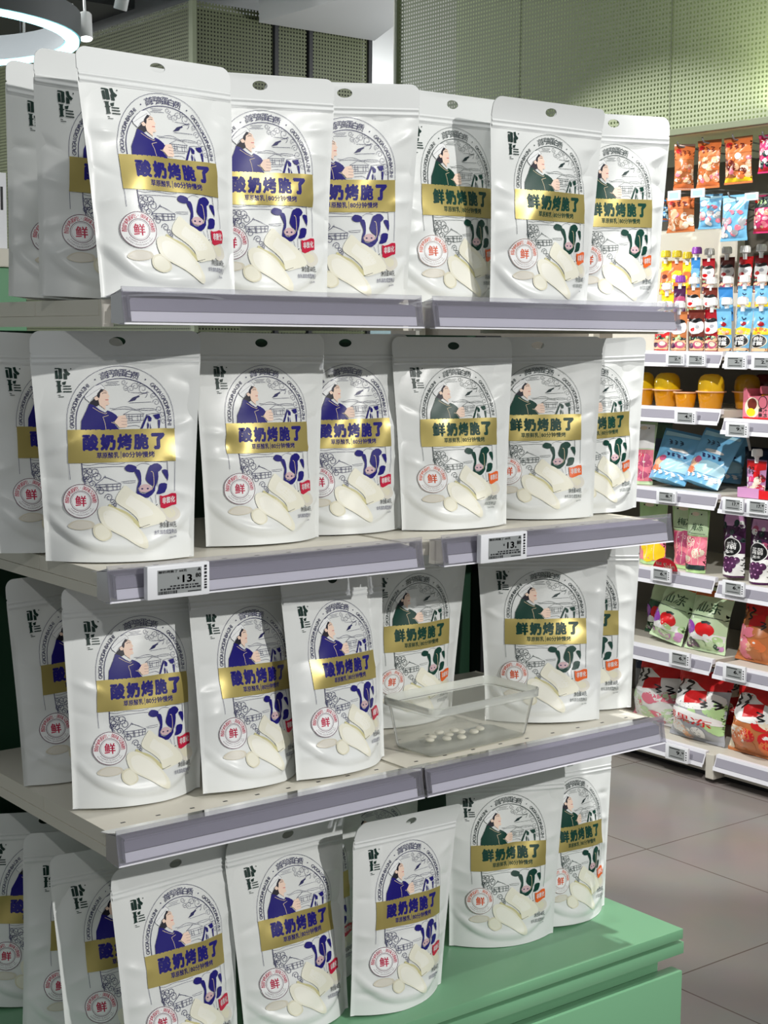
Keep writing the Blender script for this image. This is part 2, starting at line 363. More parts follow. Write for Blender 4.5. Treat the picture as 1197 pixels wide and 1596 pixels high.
    for cx, cy, r, a, c in ((205, 300, 38, 0, 1), (235, 262, 36, 1, 1), (275, 270, 44, 2, -1), (300, 320, 48, 3, 1), (225, 345, 42, 2, 1), (250, 380, 36, 1, -1), (190, 250, 24, 0, 1), (328, 452, 40, 3, 1), (400, 510, 38, 3, 1), (430, 548, 28, 2, -1), (455, 580, 20, 1, 1), (185, 330, 28, 1, 1)):
        A.stroke(B, [(-.2356+.000457*x, .485+.000457*y) for x, y in spiral(cx, cy, r, a, 1.4, ccw=c)], .0022, I, 1)
    # milk chips
    def chip(pts, m1, m2, m3, lay, k=(.8, .55)):
        P = np.array(Z7(*pts)); c = P.mean(0)
        A.poly(B, [tuple(p) for p in P], m1, lay, sm=3)
        A.poly(B, [tuple(c+(p-c)*k[0]) for p in P], m2, lay+.5, sm=3)
        A.poly(B, [tuple(c+(p-c)*k[1]) for p in P], m3, lay+.8, sm=3)
    chip([(20, 770), (100, 722), (240, 735), (250, 790), (130, 815), (40, 800)], 'chip_d', 'chip_e', 'chip_e', 2)
    chip([(850, 612), (950, 600), (1060, 640), (1085, 720), (1000, 770), (930, 740)], 'chip_e', 'chip_e', 'chip_c', 2)
    chip([(400, 570), (450, 600), (560, 650), (660, 740), (690, 800), (600, 790), (520, 740), (400, 640)], 'chip_f', 'chip_f', 'chip_c', 3)
    chip([(468, 560), (470, 500), (520, 430), (560, 402), (640, 470), (720, 512), (860, 620), (940, 745), (800, 790), (690, 805), (660, 720), (580, 640)], 'chip_a', 'chip_a', 'chip_b', 4)
    chip([(250, 780), (330, 750), (405, 820), (410, 890), (330, 922), (255, 870)], 'chip_c', 'chip_a', 'chip_a', 5)
    chip([(300, 620), (390, 590), (520, 660), (640, 770), (740, 900), (745, 1000), (640, 965), (530, 890), (400, 815), (320, 740)], 'chip_a', 'chip_b', 'chip_b', 6)
    # net weight
    k = 'black_ink' if blue else 'ink_green'
    A.text(B, '净含量:68克', .163, .240, .834, .859, k, 7, .012); A.text(B, '含乳固态成型制品', .138, .241, .868, .887, I, 7); A.text(B, '饮用水添加', .207, .240, .898, .907, I, 7)
    # gold label with the title
    g = 'gold_label'
    A.rect(g, -.219, .243, .4253, .5677, 'gold_foil', 4)
    A.text(g, '酸' if blue else '鲜', -.159, -.090, .4445, .5165, C, 5, .058); A.text(g, '奶', -.084, -.016, .4445, .5165, C, 5, .066)
    A.text(g, '烤', -.011, .055, .4445, .5165, C, 5, .058); A.text(g, '脆', .061, .127, .4445, .5165, C, 5, .054); A.text(g, '了', .137, .200, .4445, .5165, C, 5, .085)
    A.text(g, '草原酸乳' if blue else '草原鲜乳', -.100, -.003, .5235, .5500, C, 5, .024); A.rect(g, .0035, .0060, .5215, .5530, C, 5)
    A.text(g, '80分钟慢烤', .0105, .151, .5235, .5500, C, 5, .024)
    # round seal
    b = 'round_seal'; bx, by = -.170, .733
    R, Q = ('badge_red', 'badge_purple') if blue else ('badge_orange', 'badge_brown')
    A.ellipse(b, bx, by, .0745, .0745, 'print_white', 8); A.ring(b, bx, by, .0725, .0725, .0028, Q, 9); A.ring(b, bx, by, .0435, .0435, .0024, Q, 9); A.ring(b, bx, by, .0385, .0385, .0010, Q, 9)
    A.text(b, '鲜', bx-.0235, bx+.0235, by-.024, by+.024, R, 9, .022)
    A.arc_text(b, '酸奶烤着吃·美味又酥脆' if blue else '鲜奶烤着吃·美味又酥脆', bx, by, .0575, .0575, -188, 8, .021, R, 9, .012)
    A.arc_text(b, 'GAOGAIGAODANBAIZHI', bx, by, .0615, .0615, 150, 30, .0085, Q, 9, .0, True); A.arc_text(b, 'SUANNAIKAOCUILE', bx, by, .0515, .0515, 145, 35, .0085, Q, 9, .0, True)
    # little flag
    f = 'flag_badge'; F = 'flag_red' if blue else 'flag_orange'
    A.poly(f, [(.167, .716), (.180, .720), (.200, .716), (.222, .708), (.240, .709), (.243, .716), (.243, .760), (.225, .762), (.205, .770), (.185, .776), (.169, .770)], F, 8)
    A.text(f, '非膨化', .177, .236, .727, .756, 'print_white', 9, .022, -.12)
    return A
POUCH_ART = {'blue': pouch_art('blue'), 'green': pouch_art('green')}
PW = .735      # width of a pouch in units of its height

def sstep(x, a, b):
    t = np.clip((x-a)/(b-a), 0, 1); return t*t*(3-2*t)
def pouch_surface(seed, T0, curl=None, dents=()):
    rng = random.Random(seed)
    cre = []
    for side in (-1, 1):
        y = .2+rng.random()*.1
        while y < .9:
            if not (side < 0 and .13 < y < .31): cre.append((side, y, rng.uniform(.008, .016)*rng.choice((1, 1, -1)), rng.uniform(.032, .06), rng.uniform(.78, .92), rng.uniform(-.5, .5)))
            y += rng.uniform(.10, .2)
    wav = [(rng.uniform(6, 26), rng.uniform(6, 22), rng.uniform(0, 6.28), rng.uniform(.0007, .0024)) for _ in range(11)]
    big = [(rng.uniform(-.25, .25), rng.uniform(.25, .85), rng.uniform(.05, .12), rng.uniform(-.017, .012)) for _ in range(6)]
    big += list(dents)
    hb, hc = rng.uniform(-.05, .05), rng.uniform(-.22, .22); ew = rng.uniform(0, 6.28)
    if curl is not None: hc = curl
    def half_w(y):
        v = np.clip((1-y)/.87, 0, 1); T = T0*(1-v**1.45); return PW/2*(1-.12*T/T0), T
    def f(x, y, back=False):
        x = np.asarray(x, float); y = np.asarray(y, float)
        w, T = half_w(y); s = np.clip(x/w, -1, 1); a = np.abs(s)
        q = np.clip(a/.94, 0, 1)
        d = T*(1-q**2.2)
        m = sstep(1-y, -.02, .10)*(1-sstep(1-y, .84, .875))*(1-a**6)
        n = np.zeros_like(d)
        for fx, fy, ph, am in wav: n += am*np.sin(fx*x+fy*y+ph)
        if not back:
            for sd, y0, am, h, sc, sl in cre: n += am*np.maximum(0, 1-np.abs(y-y0-sl*(x-sd*.3))/h)**1.6*np.exp(-((a-sc)/.17)**2)*(np.sign(s) == sd)
            for bx, by, r, am in big: n += am*np.exp(-(((x-bx)/r)**2+((y-by)/r)**2))
            yU = .955-.15*(np.abs(x)/.31)**2.6
            sd = y-yU
            n += (.009*np.exp(-((sd+.022)/.022)**2)-.010*sstep(sd, 0, .014))
        d = d+n*m
        if back: d = -d*.9
        wave = (.004*np.sin(5*y+ew)*(1-y)*.8+hc*np.clip(.13-y, 0, 1)**1.6*1.2+hb*x*x*np.clip(1-y/.5, 0, 1))*(1-y)
        return np.stack([s*w, -d+wave, 1-y], -1)
    f.half_w = half_w
    return f
def flex_parts(root, S, art, H, X, hide=(), base_off=.0009, step=.00008, order=None):
    """lay the artwork on the surface S and link one mesh per part (all but 'body'); returns the body pieces"""
    body = []; per = {}
    for part, P, T, m, layer in art.items:
        if part in hide: continue
        V = S(P[:, 0], P[:, 1])*H; e = 1e-3
        du = S(P[:, 0]+e, P[:, 1])-S(P[:, 0]-e, P[:, 1]); dv = S(P[:, 0], P[:, 1]-e)-S(P[:, 0], P[:, 1]+e)
        N = np.cross(du, dv); N /= np.linalg.norm(N, axis=1, keepdims=True)+1e-12
        N[N[:, 1] > 0] *= -1
        V = V+N*(base_off+layer*step)
        # triangles face outward
        a, b, c = (V[[t[i] for t in T]] for i in range(3)); nz = np.cross(b-a, c-a); fl = (nz*N[[t[0] for t in T]]).sum(1) < 0
        T = [(t[0], t[2], t[1]) if k else t for t, k in zip(T, fl)]
        if part == 'body': body.append((X(V), T, m))
        else: per.setdefault(part, []).append((X(V), T, m))
    for part, L in per.items():
        mb = MB()
        for V, T, m in L: mb.add(V, T, m)
        mb.build(part, root, smooth=True)
    return body
def snack_pouch(name, kind, label, x, y, z, yaw, lean, roll, H, seed, group, T0=.105, hide=(), curl=None, dents=()):
    root = empty(name, (x, y, z), yaw); tag(root, label, 'snack pouch', group)
    S = pouch_surface(seed, T0, curl, dents)
    cl, sl, cr, sr = math.cos(lean), math.sin(lean), math.cos(roll), math.sin(roll)
    M = np.array([[1, 0, 0], [0, cl, -sl], [0, sl, cl]]) @ np.array([[cr, 0, sr], [0, 1, 0], [-sr, 0, cr]])
    def X(V):
        Q = V @ M.T; Q[:, 2] = np.maximum(Q[:, 2], .0006); return Q
    # film: front and back sheets meeting in the side seals
    nx, ny = 72, 104; y0 = .100
    ys = np.linspace(y0, 1, ny+1); u = np.linspace(-1, 1, nx+1)
    YY = np.repeat(ys, nx+1); w, _ = S.half_w(YY); XX = np.tile(u, ny+1)*w
    mb = MB(); g = lambda i, j: j*(nx+1)+i
    F = [(g(i, j), g(i, j+1), g(i+1, j+1), g(i+1, j)) for j in range(ny) for i in range(nx)]
    mb.add(X(S(XX, YY)*H), F, 'pouch_film')
    nb = 20; ysb = np.linspace(y0, 1, nb+1); YB = np.repeat(ysb, nb+1); wb, _ = S.half_w(YB); XB = np.tile(np.linspace(-1, 1, nb+1), nb+1)*wb
    gb = lambda i, j: j*(nb+1)+i
    mb.add(X(S(XB, YB, True)*H), [(gb(i, j), gb(i+1, j), gb(i+1, j+1), gb(i, j+1)) for j in range(nb) for i in range(nb)], 'pouch_film')
    for V, T, m in flex_parts(root, S, POUCH_ART[kind], H, X, hide): mb.add(V, T, m)
    mb.build('pouch_body', root, smooth=True)
    # gusset folded up under the pouch
    uu = np.linspace(-1, 1, 25); w1, _ = S.half_w(np.array([1.0])); fx = uu*w1[0]; one = np.ones_like(fx)
    a = S(fx, one)*H; b = S(fx, one, True)*H; c = (a+b)/2; c[:, 2] += .045*H*(1-np.abs(uu)**3)
    gb_ = MB(); gb_.add(X(np.concatenate([a, c, b])), [(i+25*k, i+1+25*k, i+26+25*k, i+25+25*k) for k in (0, 1) for i in range(24)], 'pouch_film_matte'); gb_.build('bottom_gusset', root, smooth=True)
    # hang tab with its hole
    hw = PW/2; r = .045; pts = []
    out = [(-hw, .104), (-hw+.006, .096), (-hw, .090)]
    out += [(-hw+r-r*math.cos(t), r-r*math.sin(t)) for t in np.linspace(0, math.pi/2, 7)]
    out += [(hw-r+r*math.sin(t), r-r*math.cos(t)) for t in np.linspace(0, math.pi/2, 7)]
    out += [(hw, .090), (hw-.006, .096), (hw, .104)]
    hx, hy, ha, hb_ = .004, .046, .036, .020
    hole = [(hx+ha*math.cos(t), hy+hb_*math.sin(t)) for t in np.linspace(0, 2*math.pi, 25)[:-1]]
    grid = [(gx, gy) for gx in np.arange(-hw+.02, hw, .022) for gy in np.arange(.012, .1, .016)
            if ((gx-hx)/(ha+.008))**2+((gy-hy)/(hb_+.008))**2 > 1 and not (abs(gx) > hw-r and gy < r)]
    bot = [(gx, .104) for gx in np.linspace(hw, -hw, 36)[1:-1]]
    allp = out+bot+hole+grid; no, nh = len(out)+len(bot), len(hole)
    ed = [(i, (i+1) % no) for i in range(no)]+[(no+i, no+(i+1) % nh) for i in range(nh)]
    V2, E2, F2, *_ = delaunay_2d_cdt([Vector(p) for p in allp], ed, [], 0, 1e-6)
    P = np.array([v[:] for v in V2]); poly = out
    def inside(p):
        if ((p[0]-hx)/ha)**2+((p[1]-hy)/hb_)**2 < .97: return False
        n = False; q = out+bot; j = len(q)-1
        for i in range(len(q)):
            if (q[i][1] > p[1]) != (q[j][1] > p[1]) and p[0] < (q[j][0]-q[i][0])*(p[1]-q[i][1])/(q[j][1]-q[i][1]+1e-12)+q[i][0]: n = not n
            j = i
        return n
    F2 = [t for t in F2 if inside(P[list(t)].mean(0))]
    th = .0006
    A0 = S(P[:, 0], P[:, 1])*H; A1 = A0.copy(); A0[:, 1] -= th; A1[:, 1] += th
    n = len(P); tb = MB(); tb.add(X(np.concatenate([A0, A1])), [tuple(t) for t in F2]+[tuple(n+i for i in reversed(t)) for t in F2], 'pouch_film_matte')
    tb.build('hang_tab', root, smooth=True, auto=60)
    # zip: two moulded ridges under the tab
    zs = np.linspace(.098, .146, 17); bump = .0026*(np.exp(-((zs-.112)/.005)**2)+1.2*np.exp(-((zs-.134)/.006)**2))+.0004
    ux = np.linspace(-.985, .985, 41); GY = np.repeat(zs, 41); GX = np.tile(ux, 17)*S.half_w(GY)[0]
    V = S(GX, GY)*H; V[:, 1] -= np.repeat(bump, 41)*H*1.9+.0002
    zb = MB(); zb.add(X(V), [(j*41+i, (j+1)*41+i, (j+1)*41+i+1, j*41+i+1) for j in range(16) for i in range(40)], 'pouch_film_matte'); zb.build('zip_seal', root, smooth=True)
    return root
# ------------------------------------------------------------------ setting
def node_mat(name):
    m = bpy.data.materials.new(name); m.use_nodes = True; MATS[name] = m
    return m, m.node_tree, m.node_tree.nodes['Principled BSDF']
def floor_material():
    m, nt, b = node_mat('floor_tile')
    tc = nt.nodes.new('ShaderNodeTexCoord'); mp = nt.nodes.new('ShaderNodeMapping'); br = nt.nodes.new('ShaderNodeTexBrick')
    mp.inputs['Location'].default_value = (-1.54, -.515, 0)
    br.offset = 0; br.inputs['Scale'].default_value = 1; br.inputs['Brick Width'].default_value = .59; br.inputs['Row Height'].default_value = .588
    br.inputs['Mortar Size'].default_value = .0022; br.inputs['Mortar Smooth'].default_value = .2
    br.inputs['Color1'].default_value = lin((150, 144, 139)); br.inputs['Color2'].default_value = lin((156, 149, 143)); br.inputs['Mortar'].default_value = lin((104, 92, 84))
    n = nt.nodes.new('ShaderNodeTexNoise'); n.inputs['Scale'].default_value = 5; n.inputs['Detail'].default_value = 6
    mx = nt.nodes.new('ShaderNodeMix'); mx.data_type = 'RGBA'; mx.blend_type = 'MULTIPLY'; mx.inputs[0].default_value = .22
    nt.links.new(tc.outputs['Object'], mp.inputs['Vector']); nt.links.new(mp.outputs[0], br.inputs['Vector']); nt.links.new(tc.outputs['Object'], n.inputs['Vector'])
    nt.links.new(br.outputs['Color'], mx.inputs[6]); nt.links.new(n.outputs['Color'], mx.inputs[7]); nt.links.new(mx.outputs[2], b.inputs['Base Color'])
    b.inputs['Roughness'].default_value = .24; b.inputs['Specular IOR Level'].default_value = .5
floor_material()
def plane(name, x0, x1, y0, y1, z, m):
    mb = MB(); mb.add([(x0, y0, z), (x1, y0, z), (x1, y1, z), (x0, y1, z)], [(0, 1, 2, 3)], m); o = mb.build(name); tag(o, kind='structure'); return o
plane('floor', -3, 5.2, -2.2, 14, 0, 'floor_tile')
mat('ceiling_paint', (214, 216, 214), .8); mat('ceiling_dark', (46, 48, 50), .8)
c_ = plane('ceiling', -3, 9, 4.2, 16, 3.35, 'ceiling_paint'); tag(c_, 'pale grey exposed ceiling')

def perforated(name, rgb, pitch, open_frac, backrgb=None):
    """green sheet metal punched with a square grid; the openings are really open"""
    m, nt, b = node_mat(name); nt.nodes.remove(b)
    out = nt.nodes['Material Output']
    b = nt.nodes.new('ShaderNodeBsdfPrincipled'); b.inputs['Base Color'].default_value = lin(rgb); b.inputs['Roughness'].default_value = .45
    tc = nt.nodes.new('ShaderNodeTexCoord'); sp = nt.nodes.new('ShaderNodeSeparateXYZ'); nt.links.new(tc.outputs['UV'], sp.inputs[0])
    fs = []
    for ax in (0, 1):
        k = nt.nodes.new('ShaderNodeMath'); k.operation = 'MULTIPLY'; k.inputs[1].default_value = 1/pitch; nt.links.new(sp.outputs[ax], k.inputs[0])
        f = nt.nodes.new('ShaderNodeMath'); f.operation = 'FRACT'; nt.links.new(k.outputs[0], f.inputs[0])
        g = nt.nodes.new('ShaderNodeMath'); g.operation = 'LESS_THAN'; g.inputs[1].default_value = open_frac; nt.links.new(f.outputs[0], g.inputs[0]); fs.append(g)
    mu = nt.nodes.new('ShaderNodeMath'); mu.operation = 'MULTIPLY'; nt.links.new(fs[0].outputs[0], mu.inputs[0]); nt.links.new(fs[1].outputs[0], mu.inputs[1])
    tr = nt.nodes.new('ShaderNodeBsdfTransparent'); mx = nt.nodes.new('ShaderNodeMixShader')
    nt.links.new(mu.outputs[0], mx.inputs[0]); nt.links.new(b.outputs[0], mx.inputs[1]); nt.links.new(tr.outputs[0], mx.inputs[2]); nt.links.new(mx.outputs[0], out.inputs['Surface'])
perforated('green_mesh', (150, 160, 130), .0135, .50)
perforated('dark_green_mesh', (88, 95, 68), .020, .45)
def sheet(name, A, Bv, Cv, m, parent=None):
    """a flat sheet from corner A along vectors B (u) and C (v), with metric UVs"""
    A, Bv, Cv = Vector(A), Vector(Bv), Vector(Cv)
    me = bpy.data.meshes.new(name); me.from_pydata([A[:], (A+Bv)[:], (A+Bv+Cv)[:], (A+Cv)[:]], [], [(0, 1, 2, 3)])
    uv = me.uv_layers.new(name='UVMap'); L = [(0, 0), (Bv.length, 0), (Bv.length, Cv.length), (0, Cv.length)]
    for i, l in enumerate(L): uv.data[i].uv = l
    me.materials.append(MATS[m]); o = bpy.data.objects.new(name, me); COL.objects.link(o)
    if parent: o.parent = parent
    return o

# ------------------------------------------------------------------ display stand: shelves, back panel, cabinet
ZA, ZB, ZC, ZD = 1.3597, 1.0573, .7587, .41
def display_shelf(label, x0, x1, z, depth):
    r = empty('display_shelf', ((x0+x1)/2, 0, z)); tag(r, label, 'shelf', 'cream metal shelves of the pouch display')
    h = (x1-x0)/2
    d = MB(); d.box(-h, h, .002, depth, -.019, -.0015, 'shelf_cream', .0015)
    p = d                                          # small punched slots along the front of the deck
    for row in (0, 1):
        for k in range(9):
            cx = -h+.03+k*(2*h-.06)/8
            p.box(cx-.003, cx+.003, .022+row*.10, .0245+row*.10, -.0016, -.0012, 'black_ink')
    d.build('deck', r, auto=40)
    for sx in (-1, 1):
        b = MB(); xo = sx*(h+.0002)
        a0, a1 = sorted((xo, xo+sx*.0022))
        b.extrude([(.0, -.031), (.0, -.001), (.004, -.001), (.004, -.019), (depth, -.019), (depth, -.031)], a0, a1, 'shelf_cream')
        a2, a3 = sorted((xo-sx*.012, xo+sx*.0022)); b.box(a2, a3, -.0015, 0, -.031, -.001, 'shelf_cream')
        a4, a5 = sorted((xo, xo+sx*.0008))
        b.box(a4, a5, .008, depth*.42, -.0185, -.001, 'shelf_cream'); b.box(a4, a5, depth*.42+.0012, depth, -.0185, -.001, 'shelf_cream')
        b.build('side_bracket', r)
    return r
SD = .40
for z, lv in ((ZA, 'top'), (ZB, 'second'), (ZC, 'third')):
    display_shelf(f'left half of the {lv} cream metal shelf under blue-printed pouches', .0025, .4335, z, SD)
    display_shelf(f'right half of the {lv} cream metal shelf under green-printed pouches', .4405, .905, z, SD)
def price_rail(label, x0, x1, z, y=-.022):
    r = empty('price_rail', ((x0+x1)/2, y, z)); tag(r, label, 'price rail', 'clear price rails on the pouch display'); h = (x1-x0)/2
    c = MB(); c.extrude([(-.0150, .0125), (-.0160, .0125), (-.0170, -.004), (-.0215, -.0270), (-.0205, -.0280), (-.0160, -.0045)], -h, h, 'rail_clear')
    c.extrude([(-.0150, .0065), (-.0150, .0075), (.0205, .0025), (.0205, .0015)], -h, h, 'rail_clear'); c.build('channel', r)
    s = MB(); s.extrude([(-.0145, -.0015), (-.0155, -.0015), (-.0175, -.0135), (-.0165, -.0140)], -h+.010, h-.010, 'rail_insert'); s.build('label_strip', r)
    s = MB(); s.extrude([(-.0165, -.0145), (-.0180, -.0142), (-.0200, -.0250), (-.0188, -.0255)], -h+.010, h-.010, 'rail_lower'); s.build('lower_strip', r)
    w = MB(); w.extrude([(-.0190, -.0272), (-.0222, -.0264), (-.0225, -.0282), (-.0120, -.0285), (-.0120, -.0272)], -h, h, 'rail_white'); w.build('bottom_lip', r)
    b = MB(); b.extrude([(.0205, .0025), (-.0135, .0000), (-.0150, -.0100), (-.012, -.0250), (.0205, -.0250)], -h+.012, h-.012, 'rail_insert'); b.build('rail_backing', r)
    for sx in (-1, 1):
        e = MB(); a, b2 = sorted((sx*h, sx*(h-.0018)))
        e.extrude([(.008, .0035), (-.0155, .0098), (-.0175, -.004), (-.0225, -.0275), (-.012, -.0285), (.008, -.0265)], a, b2, 'rail_clear')
        a, b2 = sorted((sx*(h-.004), sx*(h-.010))); e.tube([((a+b2)/2, -.0165, .003), ((a+b2)/2, -.0180, -.009), ((a+b2)/2, -.0205, -.0215)], .0016, 'rail_clear', 6)
        e.build('end_cap', r)
    return r
for z, lv, xa in ((ZA, 'top', (.005, .4215, .4385, .897)), (ZB, 'second', (-.016, .4265, .458, .893)), (ZC, 'third', (-.009, .431, .4355, .890))):
    price_rail(f'clear plastic price rail along the left half of the {lv} shelf front', xa[0], xa[1], z)
    price_rail(f'clear plastic price rail along the right half of the {lv} shelf front', xa[2], xa[3], z)
# back panel and its posts
bp_ = empty('rear_board', (.45, SD+.02, ZD)); tag(bp_, 'dark green metal back panel behind the pouch shelves', 'board')
m_ = MB(); m_.box(-.50, .52, .012, .020, .0, .915, 'back_panel_green'); m_.build('panel', bp_)
for px_ in (-.47, -.01, .49):
    m_ = MB(); m_.box(px_-.018, px_+.018, -.015, .0118, .0, .915, 'black_ink', .002); m_.build('post', bp_)
# cabinet
cb = empty('base_cabinet', (.46, .0, 0)); tag(cb, 'mint green drawer cabinet carrying the lowest row of pouches', 'cabinet')
xl, xr = -.56, .5295
m_ = MB(); m_.box(xl, xr, -.003, .52, ZD-.016, ZD, 'mint_paint', .0012); m_.build('top', cb, auto=40)
m_ = MB(); m_.box(xl, xr+.004, -.002, .50, ZD-.041, ZD-.0222, 'mint_paint', .0015); m_.build('upper_rail', cb, auto=40)
m_ = MB(); m_.box(xl+.01, xr-.014, .035, .49, .06, ZD-.041, 'mint_paint'); m_.build('carcass', cb)
m_ = MB(); m_.box(xl, xr+.001, -.003, .0195, .075, ZD-.068, 'mint_paint', .002); m_.build('drawer_front', cb, auto=40)
m_ = MB(); m_.box(xl+.03, xr-.03, .04, .46, 0, .06, 'black_ink'); m_.build('plinth', cb)

# ------------------------------------------------------------------ electronic price tags
def price_tag(label, x0, x1, y, z0, z1, price, rz=0, group='electronic price tags on the pouch display', big=True, tilt=0.):
    w, h = x1-x0, z1-z0
    r = empty('price_tag', ((x0+x1)/2, y, z0), rz); r.rotation_euler = (tilt, 0, rz); tag(r, label, 'price tag', group)
    b = MB(); b.box(-w/2, w/2, 0, .009, 0, h, 'tag_white', .0022 if big else .0016); b.build('casing', r, auto=40)
    sx0, sx1, sz0, sz1 = -w*.34, w*.36, h*.14, h*.86
    s = MB(); s.box(sx0, sx1, -.0004, .001, sz0, sz1, 'tag_screen'); s.build('screen', r)
    A = Art(1.)
    def T(body, a, b_, c, d, bold=.0, m='tag_ink'): A.text('ink', body, sx0+(sx1-sx0)*a, sx0+(sx1-sx0)*b_, c, d, m, 0, bold)
    H = lambda k: h*(.14+.72*k)     # height within the screen
    ink = MB()
    def put(A):
        for part, P, Tt, m, l in A.items: ink.add(np.stack([P[:, 0], np.full(len(P), -.0006), P[:, 1]], 1), Tt, m)
    def txt(body, a, b_, z_0, z_1, bold=0.):
        P, Tt = text_tris(body, bold); q = (P-P.min(0))/(P.max(0)-P.min(0)); X0, X1 = sx0+(sx1-sx0)*a, sx0+(sx1-sx0)*b_
        ink.add(np.stack([X0+q[:, 0]*(X1-X0), np.full(len(q), -.0006), H(z_0)+q[:, 1]*(H(z_1)-H(z_0))], 1), Tt, 'tag_ink')
    def bar(a, b_, z_0, z_1, y_=-.0006): ink.add([(sx0+(sx1-sx0)*a, y_, H(z_0)), (sx0+(sx1-sx0)*b_, y_, H(z_0)), (sx0+(sx1-sx0)*b_, y_, H(z_1)), (sx0+(sx1-sx0)*a, y_, H(z_1))], [(0, 1, 2, 3)], 'tag_ink')
    if big:
        txt('酸奶烤脆了 68克', .02, .66, .86, .97, .02); txt('¥', .44, .49, .56, .68, .02); txt(price.split('.')[0]+'.', .56, .85, .42, .74, .03); txt(price.split('.')[1], .86, .99, .58, .76, .03)
        ink.add([(sx0+(sx1-sx0)*.90, -.0006, H(.86)), (sx0+(sx1-sx0)*.99, -.0006, H(.86)), (sx0+(sx1-sx0)*.945, -.0006, H(1.0))], [(0, 1, 2)], 'tag_ink')
        rg = random.Random(3); a = .28
        for rw, (z_0, z_1, a) in enumerate(((.28, .34, .28), (.17, .24, .06))):
            while a < .95:
                b_ = a+rg.uniform(.03, .10); bar(a, min(b_, .98), z_0, z_1); a = b_+.025
        a = .02
        while a < .44:
            b_ = a+rg.uniform(.008, .03); bar(a, b_, .0, .13); a = b_+rg.uniform(.008, .02)
        bar(.68, .98, .02, .06)
        zz = h*.2
        while zz < h*.85:
            z2 = zz+rg.uniform(.0008, .003); ink.add([(w*.405, -.0006, zz), (w*.445, -.0006, zz), (w*.445, -.0006, z2), (w*.405, -.0006, z2)], [(0, 1, 2, 3)], 'tag_ink'); zz = z2+rg.uniform(.0008, .0016)
    else:
        txt(price.split('.')[0]+'.', .48, .78, .42, .74, .03); txt(price.split('.')[1], .80, .95, .58, .76, .03); bar(.05, .7, .84, .92); bar(.1, .9, .14, .2)
        for k in range(4): ink.add([(w*.40, -.0006, h*(.2+.16*k)), (w*.45, -.0006, h*(.2+.16*k)), (w*.45, -.0006, h*(.28+.16*k)), (w*.40, -.0006, h*(.28+.16*k))], [(0, 1, 2, 3)], 'tag_ink')
    ink.build('lettering', r)
    return r
price_tag('white electronic price tag reading 13.80 on the left rail of the second shelf', .024, .104, -.0548, ZB-.0275, ZB+.0105, '13.80')
price_tag('white electronic price tag reading 13.80 on the right rail of the second shelf', .511, .593, -.0548, ZB-.0275, ZB+.0105, '13.80')

